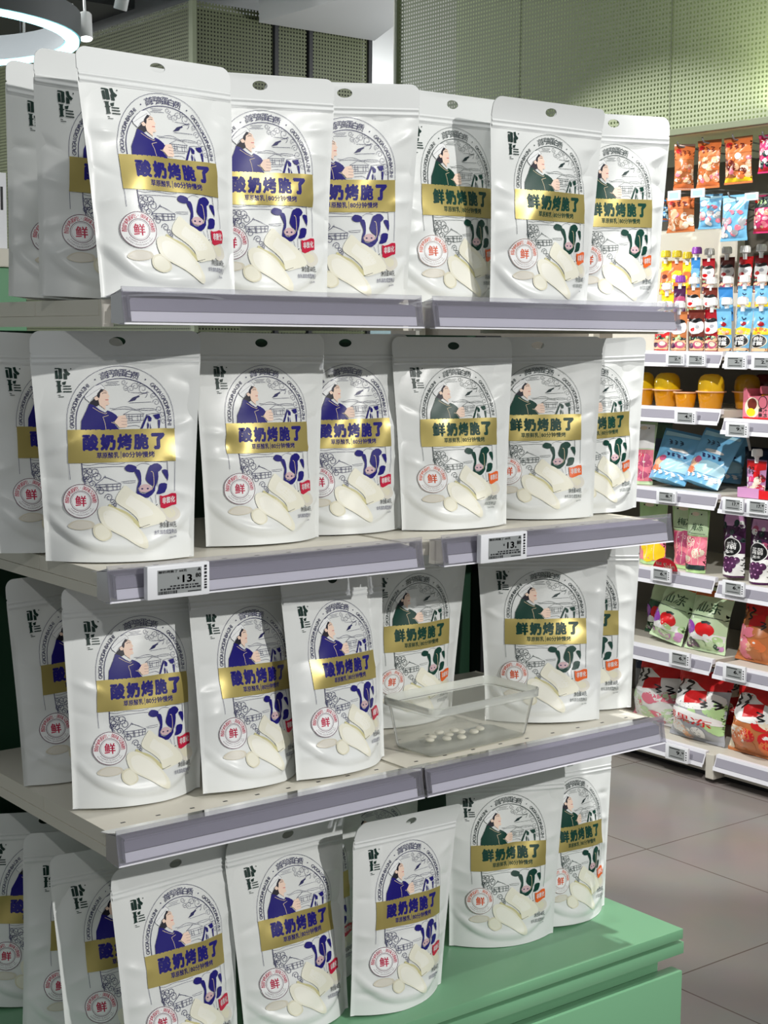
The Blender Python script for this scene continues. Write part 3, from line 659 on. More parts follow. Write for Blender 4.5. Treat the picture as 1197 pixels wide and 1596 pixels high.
# ------------------------------------------------------------------ the pouches
BL, GR = 'blue', 'green'
G1_, G2_, G3_, G4_ = ('milk crisp pouches on the top shelf', 'milk crisp pouches on the second shelf', 'milk crisp pouches on the third shelf', 'milk crisp pouches on the mint cabinet')
POUCHES = [
 # key, kind, level z, (x, y, yaw, lean, roll, H), group, label
 ('A1', BL, ZA, (0.0739, 0.2107, 0.0571, -0.0148, 0.0618, 0.2765), G1_, 'white pouch at the back left corner of the top shelf, mostly hidden behind two others'),
 ('A2', BL, ZA, (0.0683, 0.1051, -0.0561, -0.0149, 0.0491, 0.2765), G1_, 'white pouch on the top shelf, between the rear corner pouch and the front left one'),
 ('A3', BL, ZA, (.0875, .0007, .0369, -.1174, .01, .2733), G1_, 'front left pouch on the top shelf with blue title 酸奶烤脆了 fully visible'),
 ('A4', BL, ZA, (.2585, .0732, -.1700, .0147, -.0243, .2743), G1_, 'blue-titled pouch on the top shelf, just right of the fully visible front left one'),
 ('A5', BL, ZA, (0.3869, 0.0831, -0.3167, 0.1256, -0.0349, 0.2778), G1_, 'blue-titled pouch on the top shelf next to the first green-titled one'),
 ('A6', GR, ZA, (0.5570, 0.0695, 0.0617, 0.0190, -0.0180, 0.2810), G1_, 'leftmost green-titled pouch on the top shelf, at the joint of the two rails'),
 ('A7', GR, ZA, (.6659, .0087, -.0229, .0466, -.0004, .2737), G1_, 'middle one of the three green-titled pouches on the top shelf, grey shade over its tab'),
 ('A8', GR, ZA, (.8149, .0242, -.16, .0485, -.0295, .2743), G1_, 'rightmost green-titled pouch on the top shelf beside the candy aisle'),
 ('B0', BL, ZB, (.0347, .1935, .0825, -.0242, .0374, .2627), G2_, 'pouch at the left edge of the second shelf, half hidden behind the big front one'),
 ('B1', BL, ZB, (.0626, .078, -.3882, -.0148, -.0091, .2675), G2_, 'largest blue-titled pouch at the front left of the second shelf, above the left price tag'),
 ('B2', BL, ZB, (.2848, .1096, .0005, -.0468, .009, .2669), G2_, 'blue-titled pouch on the second shelf with a brightly lit tab, middle of its left half'),
 ('B3', BL, ZB, (0.4319, 0.1346, -0.1821, -0.0046, -0.0045, 0.2672), G2_, 'blue-titled pouch on the second shelf beside the dented green-titled one'),
 ('B4', GR, ZB, (.5909, .0905, -.1552, -.0374, -.003, .2644), G2_, 'green-titled pouch on the second shelf with a dented lower right corner'),
 ('B5', GR, ZB, (.7696, .1146, -.5532, -.0058, -.015, .2657), G2_, 'middle green-titled pouch on the second shelf, between the dented one and the last one'),
 ('B6', GR, ZB, (.8959, .1247, -.1572, .0299, -.0346, .2644), G2_, 'rightmost pouch on the second shelf beside the candy aisle'),
 ('C1', BL, ZC, (.0823, .2304, .1454, -.0412, -.0084, .2622), G3_, 'shaded pouch standing far back at the left of the third shelf'),
 ('C2', BL, ZC, (.0883, .0891, -.0308, -.0492, .0292, .2645), G3_, 'front left blue-titled pouch on the third shelf, nearest its bare corner'),
 ('C3', BL, ZC, (.2377, .0624, .1957, -.1112, .0595, .263), G3_, 'middle one of the three blue-titled pouches along the third shelf'),
 ('C4', BL, ZC, (.3657, .0479, .1934, -.1009, .0318, .2608), G3_, 'blue-titled pouch on the third shelf just left of the clear tub'),
 ('C5', GR, ZC, (.592, .1948, -.0094, .0687, .0004, .2627), G3_, 'green-titled pouch standing behind the clear tub on the third shelf'),
 ('C6', GR, ZC, (.7608, .0836, -.6038, -.0918, -.0029, .263), G3_, 'green-titled pouch just right of the clear tub on the third shelf'),
 ('C7', GR, ZC, (.8579, .1118, -.7113, -.0443, -.0163, .2617), G3_, 'rightmost pouch on the third shelf, mostly hidden by its neighbour'),
 ('D0', BL, ZD, (.0726, .3681, -.1646, -.004, .0881, .2622), G4_, 'pouch furthest back at the left edge of the mint cabinet'),
 ('D1', BL, ZD, (.0809, .2305, -.0158, -.1039, .1231, .2647), G4_, 'mostly hidden pouch on the mint cabinet, second from its left edge'),
 ('D2', BL, ZD, (.1042, .1454, -.0167, -.1474, .0289, .2646), G4_, 'pouch on the mint cabinet below the shelf corner, its title partly covered'),
 ('D3', BL, ZD, (.1393, .0659, .1569, -.129, .0358, .268), G4_, 'tilted blue-titled pouch at the front left of the mint cabinet, white hole under the rail'),
 ('D4', BL, ZD, (.3166, .0755, .0698, -.1403, .0176, .2684), G4_, 'blue-titled pouch at the front middle of the mint cabinet with a folded top'),
 ('D5', BL, ZD, (.4121, .1793, .0047, -.0473, -.0074, .2626), G4_, 'pouch on the mint cabinet seen only as a strip between two front pouches'),
 ('D6', BL, ZD, (.4689, .0577, .0964, .0038, .0608, .2678), G4_, 'lone blue-titled pouch on the mint cabinet with its curled dark tab sticking up'),
 ('D7', BL, ZD, (.558, .232, .02, -.04, .0, .2640), G4_, 'pouch on the mint cabinet peeping out under the rail joint, behind the curled tab'),
 ('D9', GR, ZD, (.7319, .1328, -.3217, -.0261, .0251, .2665), G4_, 'green-titled pouch fully visible at the front right of the mint cabinet'),
 ('D10', GR, ZD, (.8782, .1337, .0832, -.0631, .0686, .2624), G4_, 'rightmost pouch on the mint cabinet, near its bare green corner'),
]
for i, (k, kind, z, p, grp, lab) in enumerate(POUCHES):
    snack_pouch('snack_pouch', kind, lab, p[0], p[1], z, p[2], p[3], p[4], p[5], 100+i*7, grp, curl={'A7': -.55, 'B1': -.35, 'C3': .3, 'D3': -.5, 'D4': -.85, 'D6': -1.0}.get(k), dents=[(.19, .90, .05, -.075), (.285, .885, .035, .04), (.12, .86, .03, .02)] if k == 'B4' else ())
# ------------------------------------------------------------------ clear tub with milk tablets, third shelf
def tub():
    r = empty('plastic_tub', (.586, .064, ZC)); tag(r, 'open clear plastic tub holding a few white tablets on the third shelf', 'tub')
    r.rotation_euler = (0, 0, .06)
    def loop(hx, hy, rad, z, n=6):
        pts = []
        for cx, cy, a0 in ((hx-rad, hy-rad, 0), (-hx+rad, hy-rad, 90), (-hx+rad, -hy+rad, 180), (hx-rad, -hy+rad, 270)):
            for k in range(n): a = math.radians(a0+90*k/(n-1)); pts.append((cx+rad*math.cos(a), cy+rad*math.sin(a), z))
        return pts
    def skin(loops, m, close_bottom=False):
        mb = MB(); n = len(loops[0]); V = [p for l in loops for p in l]
        F = [(i*n+k, i*n+(k+1) % n, (i+1)*n+(k+1) % n, (i+1)*n+k) for i in range(len(loops)-1) for k in range(n)]
        if close_bottom: F.append(tuple(range(n-1, -1, -1)))
        mb.add(V, F, m); return mb
    skin([loop(.092, .038, .010, .0012), loop(.094, .040, .012, .004), loop(.1005, .0505, .014, .058)], 'tub_clear').build('tub_wall', r, smooth=True, auto=50)
    skin([loop(.0922, .0382, .010, .0008), loop(.0922, .0382, .010, .0020), loop(.0001, .0001, .0001, .0021)], 'tub_rim', True).build('tub_floor', r)
    skin([loop(.1005, .0505, .014, .057), loop(.101, .051, .014, .0585), loop(.1055, .0555, .016, .0593), loop(.1060, .0560, .016, .0700), loop(.1042, .0542, .015, .0705), loop(.1025, .0525, .014, .065), loop(.0995, .0495, .013, .060)], 'tub_rim').build('rim', r, smooth=True, auto=50)
    mat('tablet_white', (246, 242, 224), .5)
    rg = random.Random(5)
    spots_ = [(-.052, .012, 0), (-.038, .024, 0), (-.028, .004, 0), (-.012, .018, 0), (-.006, -.002, 0), (.012, .020, 0), (.028, .010, 0), (.046, .018, 0), (-.030, .018, .006), (-.006, .014, .006)]
    words = ['at the far left of the tub floor', 'in the rear left of the little pile', 'at the front left of the little pile', 'in the middle of the little pile', 'at the front edge of the little pile', 'at the rear right of the pile', 'just right of the pile', 'lying apart at the right in the tub', 'on top of the left half of the pile', 'on top of the right half of the pile']
    for (tx, ty, tz), w_ in zip(spots_, words):
        mb = MB(); mb.lathe([(.0001, 0), (.0046, 0), (.0062, .0012), (.0067, .0024), (.0062, .0036), (.0046, .0048), (.0001, .0050)], 'tablet_white', 18, cap=False)
        o = mb.build('milk_tablet', smooth=True, loc=(.588+tx, .062+ty, ZC+.0046+tz)); o.rotation_euler = (rg.uniform(-.06, .06), rg.uniform(-.06, .06), 0)
        tag(o, 'round white milk tablet '+w_, 'tablet', 'milk tablets in the clear tub')
tub()

# ------------------------------------------------------------------ the candy aisle: gondola shelving facing left
XG = 2.736
mat('gondola_back', (118, 112, 102), .6); mat('gondola_pale', (226, 226, 216), .55); mat('gondola_cream', (206, 202, 190), .45)
gd = empty('shelf_gondola', (3.0, 1.4, 0)); tag(gd, 'long cream shelving unit of the candy aisle with a dark back', 'shelving unit')
def gpart(name, boxes, m, bev=0.):
    mb = MB()
    for x0, x1, y0, y1, z0, z1 in boxes: mb.box(x0-3.0, x1-3.0, y0-1.4, y1-1.4, z0, z1, m, bev)
    return mb.build(name, gd)
gpart('back_board', [(3.222, 3.25, .42, 3.6, .06, 1.905)], 'gondola_back'); gpart('upper_board', [(3.222, 3.25, .42, 3.6, 1.906, 2.9)], 'gondola_pale')
for y in (.41, 1.400, 2.39, 3.38): gpart('upright', [(3.19, 3.2215, y-.012, y+.012, 0, 1.92)], 'gondola_cream')
gpart('kick_panel', [(XG+.035, XG+.05, .42, 1.378, .020, .066)], 'gondola_cream'); gpart('kick_panel', [(XG+.035, XG+.05, 1.422, 3.4, .020, .066)], 'gondola_cream')
gpart('foot', [(XG-.008, XG+.10, 1.384, 1.416, .014, .090)], 'gondola_cream', .003)
gpart('toe_shade_block', [(XG+.06, 3.2, .45, 3.4, .0, .019)], 'black_ink')  # black block stands in for the shade of the gap under the shelving
LV = {'g1': (1.286, 1.286), 'g2': (1.118, 1.094), 'g3': (.868, .862), 'g4': (.620, .612), 'g5': (.373, .368), 'g6': (.090, .090)}
for k, (za, zb_) in LV.items():
    for z, y0, y1 in ((za, 1.412, 3.37), (zb_, .43, 1.388)):
        gpart('shelf_board', [(XG+.012, 3.188, y0, y1, z-.022, z-.001)], 'gondola_cream')
def aisle_rail(label, y0, y1, z):
    r = empty('aisle_price_rail', (XG, (y0+y1)/2, z)); r.rotation_euler = (0, 0, -math.pi/2); tag(r, label, 'price rail', 'price rails of the candy aisle'); h = (y1-y0)/2
    c = MB(); c.extrude([(.011, .004), (-.002, .003), (-.004, -.010), (-.014, -.036), (-.013, -.037), (-.003, -.011), (.011, -.011)], -h, h, 'rail_white'); c.build('channel', r)
    s = MB(); s.extrude([(-.0045, -.006), (-.0055, -.006), (-.0140, -.030), (-.0130, -.031)], -h+.004, h-.004, 'rail_insert'); s.build('label_strip', r)
    l = MB(); l.extrude([(-.0150, -.0310), (-.0162, -.0310), (-.0182, -.0430), (-.0172, -.0436)], -h, h, 'rail_white'); l.build('lower_lip', r)
names = {'g1': 'under the squeeze pouches', 'g2': 'under the fruit jelly cups', 'g3': 'under the blue bags', 'g4': 'under the green plum jelly bags', 'g5': 'under the green and amber jelly bags', 'g6': 'under the red jelly bags at floor level'}
for k, (za, zb_) in LV.items():
    e_ = .014 if k == 'g6' else 0
    aisle_rail(f'grey and white price rail {names[k]}, far bay', 1.406+e_, 3.36, za); aisle_rail(f'grey and white price rail {names[k]}, near bay', .44, 1.394-e_, zb_)
# stepped risers under the squeeze pouches
for x0, z1, w_ in ((2.872, 1.380, 'middle'), (2.978, 1.468, 'rear')):
    r = empty('step_riser', (x0, 1.4, 1.287)); tag(r, f'grey display step carrying the {w_} row of squeeze pouches', 'riser', 'display steps for squeeze pouches')
    m_ = MB(); m_.box(0, .098, -.32, .58, z1-1.287-.006, z1-1.287, 'gondola_cream'); m_.build('tread', r)
    m_ = MB(); m_.box(0, .004, -.32, .58, 0, z1-1.287-.006, 'gondola_cream'); m_.build('face', r)
bd = empty('divider_board', (3.105, 1.80, 1.468)); tag(bd, 'cream upright divider board behind the yellow and purple capped pouches', 'board')
m_ = MB(); m_.box(-.012, .012, -.135, .30, 0, .215, 'shelf_cream', .002); m_.build('panel', bd, auto=40)
m_ = MB(); m_.box(-.018, .018, -.145, -.1355, 0, .215, 'gondola_cream', .002); m_.build('edge_post', bd, auto=40)

# green punched header with a lit cavity behind it
hd = empty('punched_header', (2.70, 1.8, 1.934)); tag(hd, 'large pale green punched metal header panel above the candy aisle, glowing near its lower edge', 'header panel')
hl = bpy.data.materials; 
ys_ = [2.945, 2.300, 1.640, .98, .32]
for a, b in zip(ys_[:-1], ys_[1:]): sheet('mesh_panel', (.036, a-1.8, .012), (0, b-a+.003, 0), (0, 0, 1.25), 'green_mesh', hd)
mat('header_frame', (120, 128, 104), .45); mat('header_inside', (214, 226, 180), .7)
m_ = MB(); m_.box(.025, .047, .32-1.8, 2.95-1.8, -.008, .011, 'header_frame', .002); m_.build('lower_frame', hd)
m_ = MB(); m_.box(.026, .046, 2.947-1.8, 2.962-1.8, -.008, 1.26, 'header_frame', .002); m_.build('end_frame', hd)
for y in ys_[1:-1]: m_ = MB(); m_.box(.0345, .0356, y-1.8-.002, y-1.8+.002, .012, 1.26, 'header_frame'); m_.build('seam', hd)
m_ = MB(); m_.box(.30, .31, .32-1.8, 2.94-1.8, -.0, 1.26, 'header_inside'); m_.build('inner_wall', hd)
m_ = MB(); m_.box(.05, .30, .32-1.8, 2.94-1.8, -.006, .0, 'header_inside'); m_.build('inner_floor', hd)
def header_glow(loc, sy, power): area('header_led_strip', loc, (loc[0]+.06, loc[1], loc[2]+.5), power, .12, sy, (.95, 1, .72))
header_glow((2.83, 1.20, 1.95), 2.0, 10.0)

# ------------------------------------------------------------------ soft packs for the aisle
def soft_surface(seed, T0, pw, kind):
    rng = random.Random(seed)
    wav = [(rng.uniform(8, 30), rng.uniform(8, 26), rng.uniform(0, 6.28), rng.uniform(.003, .008)) for _ in range(10)]
    hb = rng.uniform(-.12, .12); ew = rng.uniform(0, 6.28)
    def half_w(y):
        if kind == 'pillow': pr = np.sin(math.pi*np.clip((y-.05)/.90, 0, 1)**1.35)**.65
        elif kind == 'gusset': pr = np.clip(1-np.clip((.96-y)/.88, 0, 1)**3.0, 0, 1)
        else: pr = 1-np.clip((1-y)/.92, 0, 1)**1.7
        return pw/2*(1-.10*pr), T0*pr
    def f(x, y, back=False):
        x = np.asarray(x, float); y = np.asarray(y, float); w, T = half_w(y); s = np.clip(x/w, -1, 1); a = np.abs(s)
        d = T*(1-np.clip(a/.96, 0, 1)**(2.4 if kind != 'gusset' else 4)); n = np.zeros_like(d)
        for fx, fy, ph, am in wav: n += am*np.sin(fx*x+fy*y+ph)
        d = d+n*np.clip(T/T0*2, 0, 1)*(1-a**4)
        if back: d = -d
        return np.stack([s*w, -d+hb*(1-y)**2*.5+.01*np.sin(4*y+ew), 1-y], -1)
    f.half_w = half_w
    return f
def soft_pack(name, label, cat, group, pos, Wd, H, T, kind, film, art, seed, lean=0., yaw=-math.pi/2, roll=0., serr=False):
    """a filled bag whose front looks along local -Y; art(pw) gives the printing"""
    r = empty(name, pos, yaw); tag(r, label, cat, group); pw = Wd/H; S = soft_surface(seed, T/H, pw, kind)
    cl, sl, cr, sr = math.cos(lean), math.sin(lean), math.cos(roll), math.sin(roll)
    M = np.array([[1, 0, 0], [0, cl, -sl], [0, sl, cl]]) @ np.array([[cr, 0, sr], [0, 1, 0], [-sr, 0, cr]])
    lo = [0.]
    def X(V): return V @ M.T + np.array([0, 0, lo[0]])
    nx, ny = 22, 30; yy = np.linspace(0, 1, ny+1); YY = np.repeat(yy, nx+1); XX = np.tile(np.linspace(-1, 1, nx+1), ny+1)*S.half_w(YY)[0]
    Fv, Bv = S(XX, YY)*H, S(XX, YY, True)*H
    lo[0] = -min(X(Fv)[:, 2].min(), X(Bv)[:, 2].min())+.0006
    g = lambda i, j: j*(nx+1)+i
    mb = MB(); mb.add(X(Fv), [(g(i, j), g(i, j+1), g(i+1, j+1), g(i+1, j)) for j in range(ny) for i in range(nx)], film)
    mb.add(X(Bv), [(g(i, j), g(i+1, j), g(i+1, j+1), g(i, j+1)) for j in range(ny) for i in range(nx)], film)
    A = art(pw)
    for V, T_, m in flex_parts(r, S, A, H, X, (), .0012, .0003): mb.add(V, T_, m)
    if kind != 'pillow':
        u = np.linspace(-1, 1, nx+1)*S.half_w(np.array([1.]))[0][0]; one = np.ones_like(u); a, b = S(u, one)*H, S(u, one, True)*H
        mb.add(X(np.concatenate([a, b])), [(i, i+1, i+nx+2, i+nx+1) for i in range(nx)], film)
    mb.build('bag_body', r, smooth=True)
    if kind == 'pillow':                                   # crimped end seals
        for y0, y1 in ((0., .05), (.95, 1.)):
            zz = np.linspace(y0, y1, 9); GY = np.repeat(zz, nx+1); GX = np.tile(np.linspace(-1, 1, nx+1), 9)*S.half_w(GY)[0]
            V = S(GX, GY)*H; V[:, 1] -= .0012+.0012*(np.repeat(np.arange(9), nx+1) % 2)
            sb = MB(); sb.add(X(V), [(g(i, j), g(i, j+1), g(i+1, j+1), g(i+1, j)) for j in range(8) for i in range(nx)], film); sb.build('end_seal', r, smooth=True)
    return r
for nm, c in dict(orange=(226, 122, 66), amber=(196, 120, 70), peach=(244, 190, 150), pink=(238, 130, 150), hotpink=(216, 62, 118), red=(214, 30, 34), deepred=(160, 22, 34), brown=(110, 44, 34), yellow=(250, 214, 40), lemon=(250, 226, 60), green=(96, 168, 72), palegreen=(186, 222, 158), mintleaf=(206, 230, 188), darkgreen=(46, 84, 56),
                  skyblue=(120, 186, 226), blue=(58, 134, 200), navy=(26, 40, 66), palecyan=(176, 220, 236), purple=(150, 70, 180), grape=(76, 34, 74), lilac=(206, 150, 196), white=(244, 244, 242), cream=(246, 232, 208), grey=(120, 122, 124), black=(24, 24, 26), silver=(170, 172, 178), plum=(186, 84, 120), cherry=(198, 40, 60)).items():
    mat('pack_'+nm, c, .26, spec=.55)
    mat('ink_'+nm, c, .32, spec=.5)
def blobs(A, part, pw, y0, y1, cols, n, r0, r1, seed, lay=1, x0=-.44, x1=.44, asp=1.0):
    rg = random.Random(seed)
    for k in range(n):
        x, y, r = rg.uniform(x0, x1)*pw, rg.uniform(y0, y1), rg.uniform(r0, r1)*pw
        c = rg.choice(cols); A.ellipse(part, x, y, r, r*asp*rg.uniform(.7, 1.1), 'ink_'+c, lay+k*.06, 12)
        if rg.random() < .6: A.ellipse(part, x-.3*r, y-.3*r, r*.28, r*.22, 'ink_white', lay+k*.06+.03, 8)
def squiggle(A, part, pw, y, h, col, seed, lay=6, x0=-.3, x1=.3, n=3, w=.03):
    rg = random.Random(seed)
    for k in range(n):
        cx = (x0+(x1-x0)*(k+.5)/n)*pw; s = (x1-x0)/n*pw*.4
        A.stroke(part, [(cx-s, y-h*.4), (cx+s*.7, y-h*.3*rg.random()), (cx-s*.4, y+h*.1), (cx+s, y+h*.4*rg.random()), (cx-s*.1, y+h*.5)], w*pw, 'ink_'+col, lay, sm=3)
def art_candy(seed, band='orange', fruit=('orange', 'peach', 'cream', 'peach', 'pink', 'amber'), foot='orange', word='brown'):
    def f(pw):
        A = Art(.06); A.rect('body', -.49*pw, .49*pw, .05, .34, 'ink_'+band, 0); blobs(A, 'candy_window', pw, .40, .85, fruit, 36, .06, .12, seed)
        squiggle(A, 'printed_title', pw, .2, .12, word, seed); A.rect('body', -.48*pw, .48*pw, .86, .95, 'ink_'+foot, 1); A.ellipse('printed_title', -.28*pw, .16, .12*pw, .05, 'ink_red', 5, 16)
        return A
    return f
def art_ball(seed, c0='palecyan', balls=('white', 'silver', 'white', 'pink'), word='pink'):
    def f(pw):
        A = Art(.06); A.poly('body', [(-.46*pw, .05), (.46*pw, .05), (.46*pw, .12), (-.46*pw, .18)], 'ink_'+c0, 0)
        A.ellipse('printed_title', -.22*pw, .27, .15*pw, .09, 'ink_white', 2, 18); squiggle(A, 'printed_title', pw, .38, .09, word, seed, 4, -.1, .36, 2, .05)
        blobs(A, 'candy_window', pw, .54, .88, balls, 24, .085, .11, seed, 1)
        return A
    return f
def art_spout_red(seed, leaf=True):
    def f(pw):
        A = Art(.06); A.poly('body', [(-.44*pw, .30), (0, .22), (.44*pw, .30), (.40*pw, .52), (0, .58), (-.40*pw, .52)], 'ink_white', 1, 2)
        A.poly('printed_label', [(-.44*pw, .20), (-.1*pw, .24), (.2*pw, .20), (.42*pw, .26), (.1*pw, .31), (-.30*pw, .29)], 'ink_black', 3, 3); A.ellipse('printed_label', -.10*pw, .48, .17*pw, .05, 'ink_red', 3, 16); A.ellipse('printed_label', .14*pw, .40, .13*pw, .045, 'ink_silver', 3, 16)
        if leaf: blobs(A, 'body', pw, .62, .70, ('green', 'palegreen', 'green'), 12, .05, .09, seed, 2)
        A.poly('body', [(-.46*pw, .76), (.46*pw, .68), (.46*pw, .97), (-.46*pw, .97)], 'ink_peach', 1)
        A.ellipse('fruit_print', -.15*pw, .86, .19*pw, .07, 'ink_grape', 3, 18); A.ellipse('fruit_print', .20*pw, .84, .2*pw, .09, 'ink_plum', 4, 18); A.ellipse('fruit_print', .22*pw, .82, .12*pw, .055, 'ink_cream', 5, 18)
        return A
    return f
def art_spout_blue(seed, txt=True):
    def f(pw):
        A = Art(.06); A.stroke('body', [(-.1*pw, .20), (.02*pw, .26), (.16*pw, .22)], .05*pw, 'ink_navy', 2, sm=3); A.ellipse('fruit_print', .06*pw, .36, .17*pw, .05, 'ink_deepred', 3, 16); A.ellipse('fruit_print', -.08*pw, .33, .08*pw, .03, 'ink_white', 4, 12)
        A.poly('body', [(-.46*pw, .47), (0, .43), (.46*pw, .47), (.46*pw, .60), (-.46*pw, .60)], 'ink_yellow', 1, 0); blobs(A, 'body', pw, .47, .58, ('orange', 'yellow', 'peach'), 9, .06, .1, seed, 2)
        A.ellipse('printed_label', 0, .75, .41*pw, .155, 'ink_cream', 5, 26); A.ellipse('printed_label', 0, .75, .385*pw, .143, 'ink_black', 6, 26)
        if txt:
            A.text('printed_label', '杨枝', -.27*pw, .27*pw, .655, .745, 'ink_white', 7, .02); A.text('printed_label', '甘露', -.27*pw, .27*pw, .755, .845, 'ink_white', 7, .02)
        A.rect('body', -.46*pw, .46*pw, .91, .98, 'ink_peach', 1)
        return A
    return f
def art_spout_plain(c1, c2, seed):
    def f(pw):
        A = Art(.06); A.poly('body', [(-.4*pw, .35), (.4*pw, .30), (.42*pw, .60), (-.42*pw, .64)], 'ink_'+c1, 1, 2); blobs(A, 'body', pw, .66, .92, (c2, c1), 8, .08, .15, seed, 2); A.ellipse('printed_label', 0, .48, .22*pw, .07, 'ink_'+c2, 3, 16)
        return A
    return f
def spout_pouch(label, group, pos, Wd, H, film, cap, art, seed, neck=True, capr=.0155):
    r = soft_pack('squeeze_pouch', label, 'squeeze pouch', group, pos, Wd, H-.030, Wd*.26, 'stand', film, art, seed, lean=0.03*((seed % 5)-2))
    zt = H-.034
    mb = MB(); mb.lathe([(.0065, zt-.004), (.0065, zt+.012), (.0085, zt+.012), (.0085, zt+.0145), (.006, zt+.0145)], 'pack_white', 16); mb.build('spout', r, smooth=True, auto=40)
    cp = MB(); pr = [(.0004, zt+.016), (capr, zt+.016)]
    pr += [(capr*1.06, zt+.018), (capr*.98, zt+.020), (capr*.97, zt+.034), (capr*.86, zt+.0375), (.0004, zt+.038)]
    cp.lathe(pr, cap, 20, cap=False)
    for k in range(16):
        a = 2*math.pi*k/16; cp.tube([(capr*math.cos(a), capr*math.sin(a), zt+.019), (capr*.97*math.cos(a), capr*.97*math.sin(a), zt+.033)], .0011, cap, 4)
    cp.build('cap', r, smooth=True, auto=40)
    return r
GP = 'squeeze pouches on the candy aisle'
ZF, ZM, ZR = 1.2875, 1.3805, 1.4685
# front row: (y, width, height, film, cap, art, label)
FR = [(1.716, .064, .150, 'pack_red', art_spout_red(1), 'pack_white', 'red squeeze pouch at the far left of the front row'),
      (1.644, .066, .150, 'pack_amber', art_spout_red(2), 'pack_white', 'amber fruit squeeze pouch second from the left in the front row'),
      (1.572, .062, .156, 'pack_brown', art_spout_red(3), 'pack_white', 'brown squeeze pouch with green leaf print in the front row'),
      (1.517, .054, .156, 'pack_deepred', art_spout_red(4), 'pack_white', 'dark red squeeze pouch touching the leftmost blue one in the front row'),
      (1.462, .056, .158, 'pack_skyblue', art_spout_blue(5), 'pack_white', 'leftmost of the three blue front-row squeeze pouches marked 杨枝甘露'),
      (1.402, .060, .158, 'pack_skyblue', art_spout_blue(6), 'pack_white', 'middle one of the three blue front-row squeeze pouches marked 杨枝甘露'),
      (1.335, .062, .158, 'pack_skyblue', art_spout_blue(7), 'pack_white', 'rightmost of the three blue front-row squeeze pouches marked 杨枝甘露'),
      (1.268, .060, .150, 'pack_lemon', art_spout_plain('green', 'yellow', 8), 'pack_white', 'yellow squeeze pouch at the right picture edge of the front row')]
for i, (y, w, h, fm, ar, cp, lb) in enumerate(FR): spout_pouch(lb, GP, (2.812, y, ZF), w, h, fm, cp, ar, 300+i)
MR = [(1.792, .052, .118, 'pack_yellow', 'pack_white', art_spout_plain('white', 'red', 1), 'yellow squeeze pouch with white cap in the middle row'),
      (1.738, .050, .140, 'pack_grape', 'pack_purple', art_spout_plain('plum', 'purple', 2), 'dark grape squeeze pouch with purple cap in the middle row'),
      (1.682, .054, .134, 'pack_amber', 'pack_white', art_spout_red(13), 'amber squeeze pouch with white cap in the middle row'),
      (1.612, .056, .132, 'pack_brown', 'pack_white', art_spout_red(14), 'brown squeeze pouch with white cap in the middle row'),
      (1.548, .056, .132, 'pack_blue', 'pack_white', art_spout_plain('skyblue', 'navy', 5), 'darker blue squeeze pouch, leftmost blue one of the middle row'),
      (1.484, .056, .134, 'pack_skyblue', 'pack_white', art_spout_blue(6, False), 'light blue squeeze pouch in the middle row, second blue one'),
      (1.418, .056, .134, 'pack_skyblue', 'pack_white', art_spout_blue(7, False), 'light blue squeeze pouch in the middle row, third blue one'),
      (1.352, .056, .134, 'pack_skyblue', 'pack_white', art_spout_blue(8, False), 'light blue squeeze pouch at the right end of the middle row')]
for i, (y, w, h, fm, cp, ar, lb) in enumerate(MR): spout_pouch(lb, GP, (2.918, y, ZM), w, h, fm, cp, ar, 330+i)
RR = [(1.898, .052, .140, 'pack_yellow', 'pack_lemon', art_spout_plain('orange', 'brown', 1), 'yellow squeeze pouch with yellow cap, first of the rear row'),
      (1.850, .048, .138, 'pack_orange', 'pack_lemon', art_spout_plain('yellow', 'white', 2), 'orange squeeze pouch with big yellow cap, second of the rear row'),
      (1.806, .038, .132, 'pack_yellow', 'pack_lemon', art_spout_plain('orange', 'yellow', 3), 'yellow squeeze pouch with yellow cap beside the purple cap in the rear row'),
      (1.768, .038, .146, 'pack_blue', 'pack_purple', art_spout_plain('skyblue', 'white', 4), 'blue squeeze pouch with purple cap in the rear row'),
      (1.716, .052, .140, 'pack_deepred', 'pack_white', art_spout_red(15), 'dark red squeeze pouch with white cap beside the purple cap in the rear row'),
      (1.646, .058, .142, 'pack_brown', 'pack_white', art_spout_red(16), 'brown squeeze pouch standing alone before the dark gap in the rear row'),
      (1.574, .056, .142, 'pack_red', 'pack_white', art_spout_red(17), 'red squeeze pouch, third from the right in the rear row'),
      (1.512, .056, .144, 'pack_deepred', 'pack_white', art_spout_red(18), 'dark red squeeze pouch, second from the right in the rear row'),
      (1.452, .056, .140, 'pack_brown', 'pack_white', art_spout_red(19), 'brown squeeze pouch at the right end of the rear row')]
for i, (y, w, h, fm, cp, ar, lb) in enumerate(RR): spout_pouch(lb, GP, (3.026, y, ZR), w, h, fm, cp, ar, 360+i)

# ---- bags on hooks
def hook(label, y, z, x1=2.775):
    r = empty('display_hook', (3.221, y, z)); tag(r, label, 'hook', 'wire display hooks')
    m_ = MB(); m_.tube([(-.001, 0, 0), (x1-3.221, 0, .012), (x1-3.226, 0, .016), (x1-3.231, 0, .026)], .0026, 'pack_grey', 6); m_.build('wire', r, smooth=True)
    m_ = MB(); m_.box(-.006, 0, -.012, .012, -.03, .012, 'pack_grey', .001); m_.build('base_plate', r)
HB = 'hanging candy bags on hooks'
def hung(lb, y, z0, w, h, x, film, art, seed, hooklb, yaw=0.):
    soft_pack('candy_bag', lb, 'candy bag', HB, (x, y, z0), w, h, .018, 'pillow', film, art, seed, yaw=-math.pi/2+yaw)
    if hooklb: hook(hooklb, y, z0+h-.02, x-.024)
hung('narrow orange candy bag seen nearly edge-on, leftmost in the top hanging row', 1.633, 1.771, .062, .137, 2.80, 'pack_amber', art_candy(1), 401, 'wire hook holding the leftmost orange candy bag', .75)
